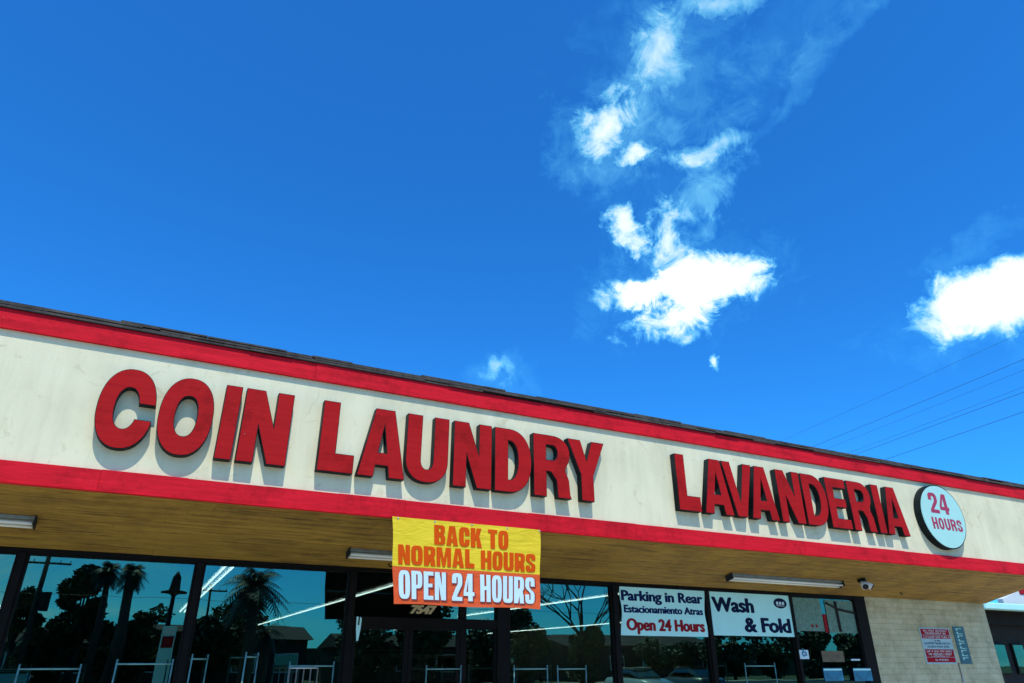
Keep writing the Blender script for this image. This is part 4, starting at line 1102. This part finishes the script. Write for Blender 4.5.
# warped direction
wn = nt.nodes.new('ShaderNodeTexNoise'); wn.inputs['Scale'].default_value = 9; wn.inputs['Detail'].default_value = 6; wn.inputs['Roughness'].default_value = .6
nt.links.new(D_, wn.inputs['Vector'])
def vmath(op, a, b):
    n = nt.nodes.new('ShaderNodeVectorMath'); n.operation = op
    for i, v in enumerate((a, b)):
        if isinstance(v, (tuple, Vector)): n.inputs[i].default_value = tuple(v)
        else: nt.links.new(v, n.inputs[i])
    return n
w0 = vmath('SUBTRACT', wn.outputs['Color'], (.5, .5, .5)).outputs[0]
w1 = vmath('MULTIPLY', w0, (.13, .13, .13)).outputs[0]
DW = vmath('ADD', D_, w1).outputs[0]
nbig = wnoise(7, 8, .62, .3); nfine = wnoise(22, 10, .72, .7)
nz = math_('ADD', math_('MULTIPLY', math_('SUBTRACT', nbig, .5), 1.5), math_('MULTIPLY', math_('SUBTRACT', nfine, .5), 1.5))
CL = [  # centre px, half sizes px, tilt deg, edge sharpness, density, raggedness
    (700, 288, 84, 38, 14, 1.2, 1.0, .95), (672, 322, 56, 24, 12, 1.0, .9, 1.1), (640, 296, 42, 16, -20, .9, .75, 1.2), (664, 243, 20, 46, 16, .9, .6, 1.3), (700, 232, 38, 26, 30, .5, .38, 1.6),
    (618, 228, 26, 13, -28, 1.0, .75, 1.0), (602, 129, 38, 30, 20, .75, .78, 1.1), (638, 152, 30, 12, 8, 1.0, .7, 1.1), (667, 50, 30, 44, -12, .65, .55, 1.2), (712, 147, 52, 18, 10, .8, .5, 1.3),
    (700, 195, 84, 22, 40, .6, .32, 1.9), (800, 85, 12, 150, -34, .6, .14, 1.5), (770, 60, 36, 150, -38, .4, .12, 1.6), (728, 2, 60, 18, 0, .8, .45, 1.2), (660, 110, 90, 150, 0, .5, .13, 1.5),
    (986, 303, 112, 48, 12, 1.3, 1.0, .6), (960, 250, 90, 12, 32, .6, .14, 1.6), (503, 376, 19, 10, -10, .8, .42, .9), (724, 354, 10, 12, 10, 1.2, .7, .9),
    (692, 280, 115, 66, 12, .6, .24, 1.1), (975, 320, 130, 50, 12, .7, .2, 1.0), (612, 140, 80, 54, 10, .7, .30, 1.1), (690, 70, 80, 90, -12, .5, .15, 1.3), (504, 376, 40, 20, 0, .7, .2, 1.0)]
acc = None
for (cx, cy, rx, ry, tl, sh, de, ra) in CL:
    c_ = ray(cx, cy).normalized(); t_ = R(tl)
    e1 = (ray(cx+rx*math.cos(t_), cy-rx*math.sin(t_)).normalized()-c_); e2 = (ray(cx+ry*math.sin(t_), cy+ry*math.cos(t_)).normalized()-c_)
    e1 -= c_*e1.dot(c_); e2 -= c_*e2.dot(c_); e1 = e1/e1.length_squared; e2 = e2/e2.length_squared
    a = vmath('DOT_PRODUCT', DW, e1).outputs['Value']; b = vmath('DOT_PRODUCT', DW, e2).outputs['Value']; f = vmath('DOT_PRODUCT', D_, c_).outputs['Value']
    r2 = math_('SQRT', math_('ADD', math_('MULTIPLY', a, a), math_('MULTIPLY', b, b)))
    k = math_('MULTIPLY_ADD', nz, ra, math_('SUBTRACT', 1.0, r2))
    k = math_('MULTIPLY', k, sh, clamp=True)
    k = math_('MULTIPLY', math_('SMOOTH_MIN', k, 1.0, .0) if False else math_('MULTIPLY', k, math_('SUBTRACT', 2.0, k)), de)
    k = math_('MULTIPLY', k, math_('GREATER_THAN', f, .3))
    acc = k if acc is None else math_('SUBTRACT', math_('ADD', acc, k), math_('MULTIPLY', acc, k))
# cloud veil over the road side of the sky, thickened for neutral fill light
vl = ramp(nt, wnoise(3.0, 7, .6, .6, (1, 1, 3.2), (3, 1, 0)), [(.40, (0, 0, 0)), (.72, (.75, .75, .75))])
sy = nt.nodes.new('ShaderNodeSeparateXYZ'); nt.links.new(D_, sy.inputs[0])
vl2 = math_('MULTIPLY', vl, math_('LESS_THAN', sy.outputs[1], -.05))
acc = math_('MAXIMUM', acc, vl2, clamp=True)
cc = ramp(nt, acc, [(0.0, (.06, .50, 1)), (.35, (.24, .78, 1)), (.62, (.75, .96, 1)), (.9, (1, 1, .96))])
cc = mixc(nt, cc, (10.5, 10.5, 10.5), 1.0, 'MULTIPLY')
cl = mixc(nt, tint, cc, acc)
nt.links.new(cl, bg.inputs[0])
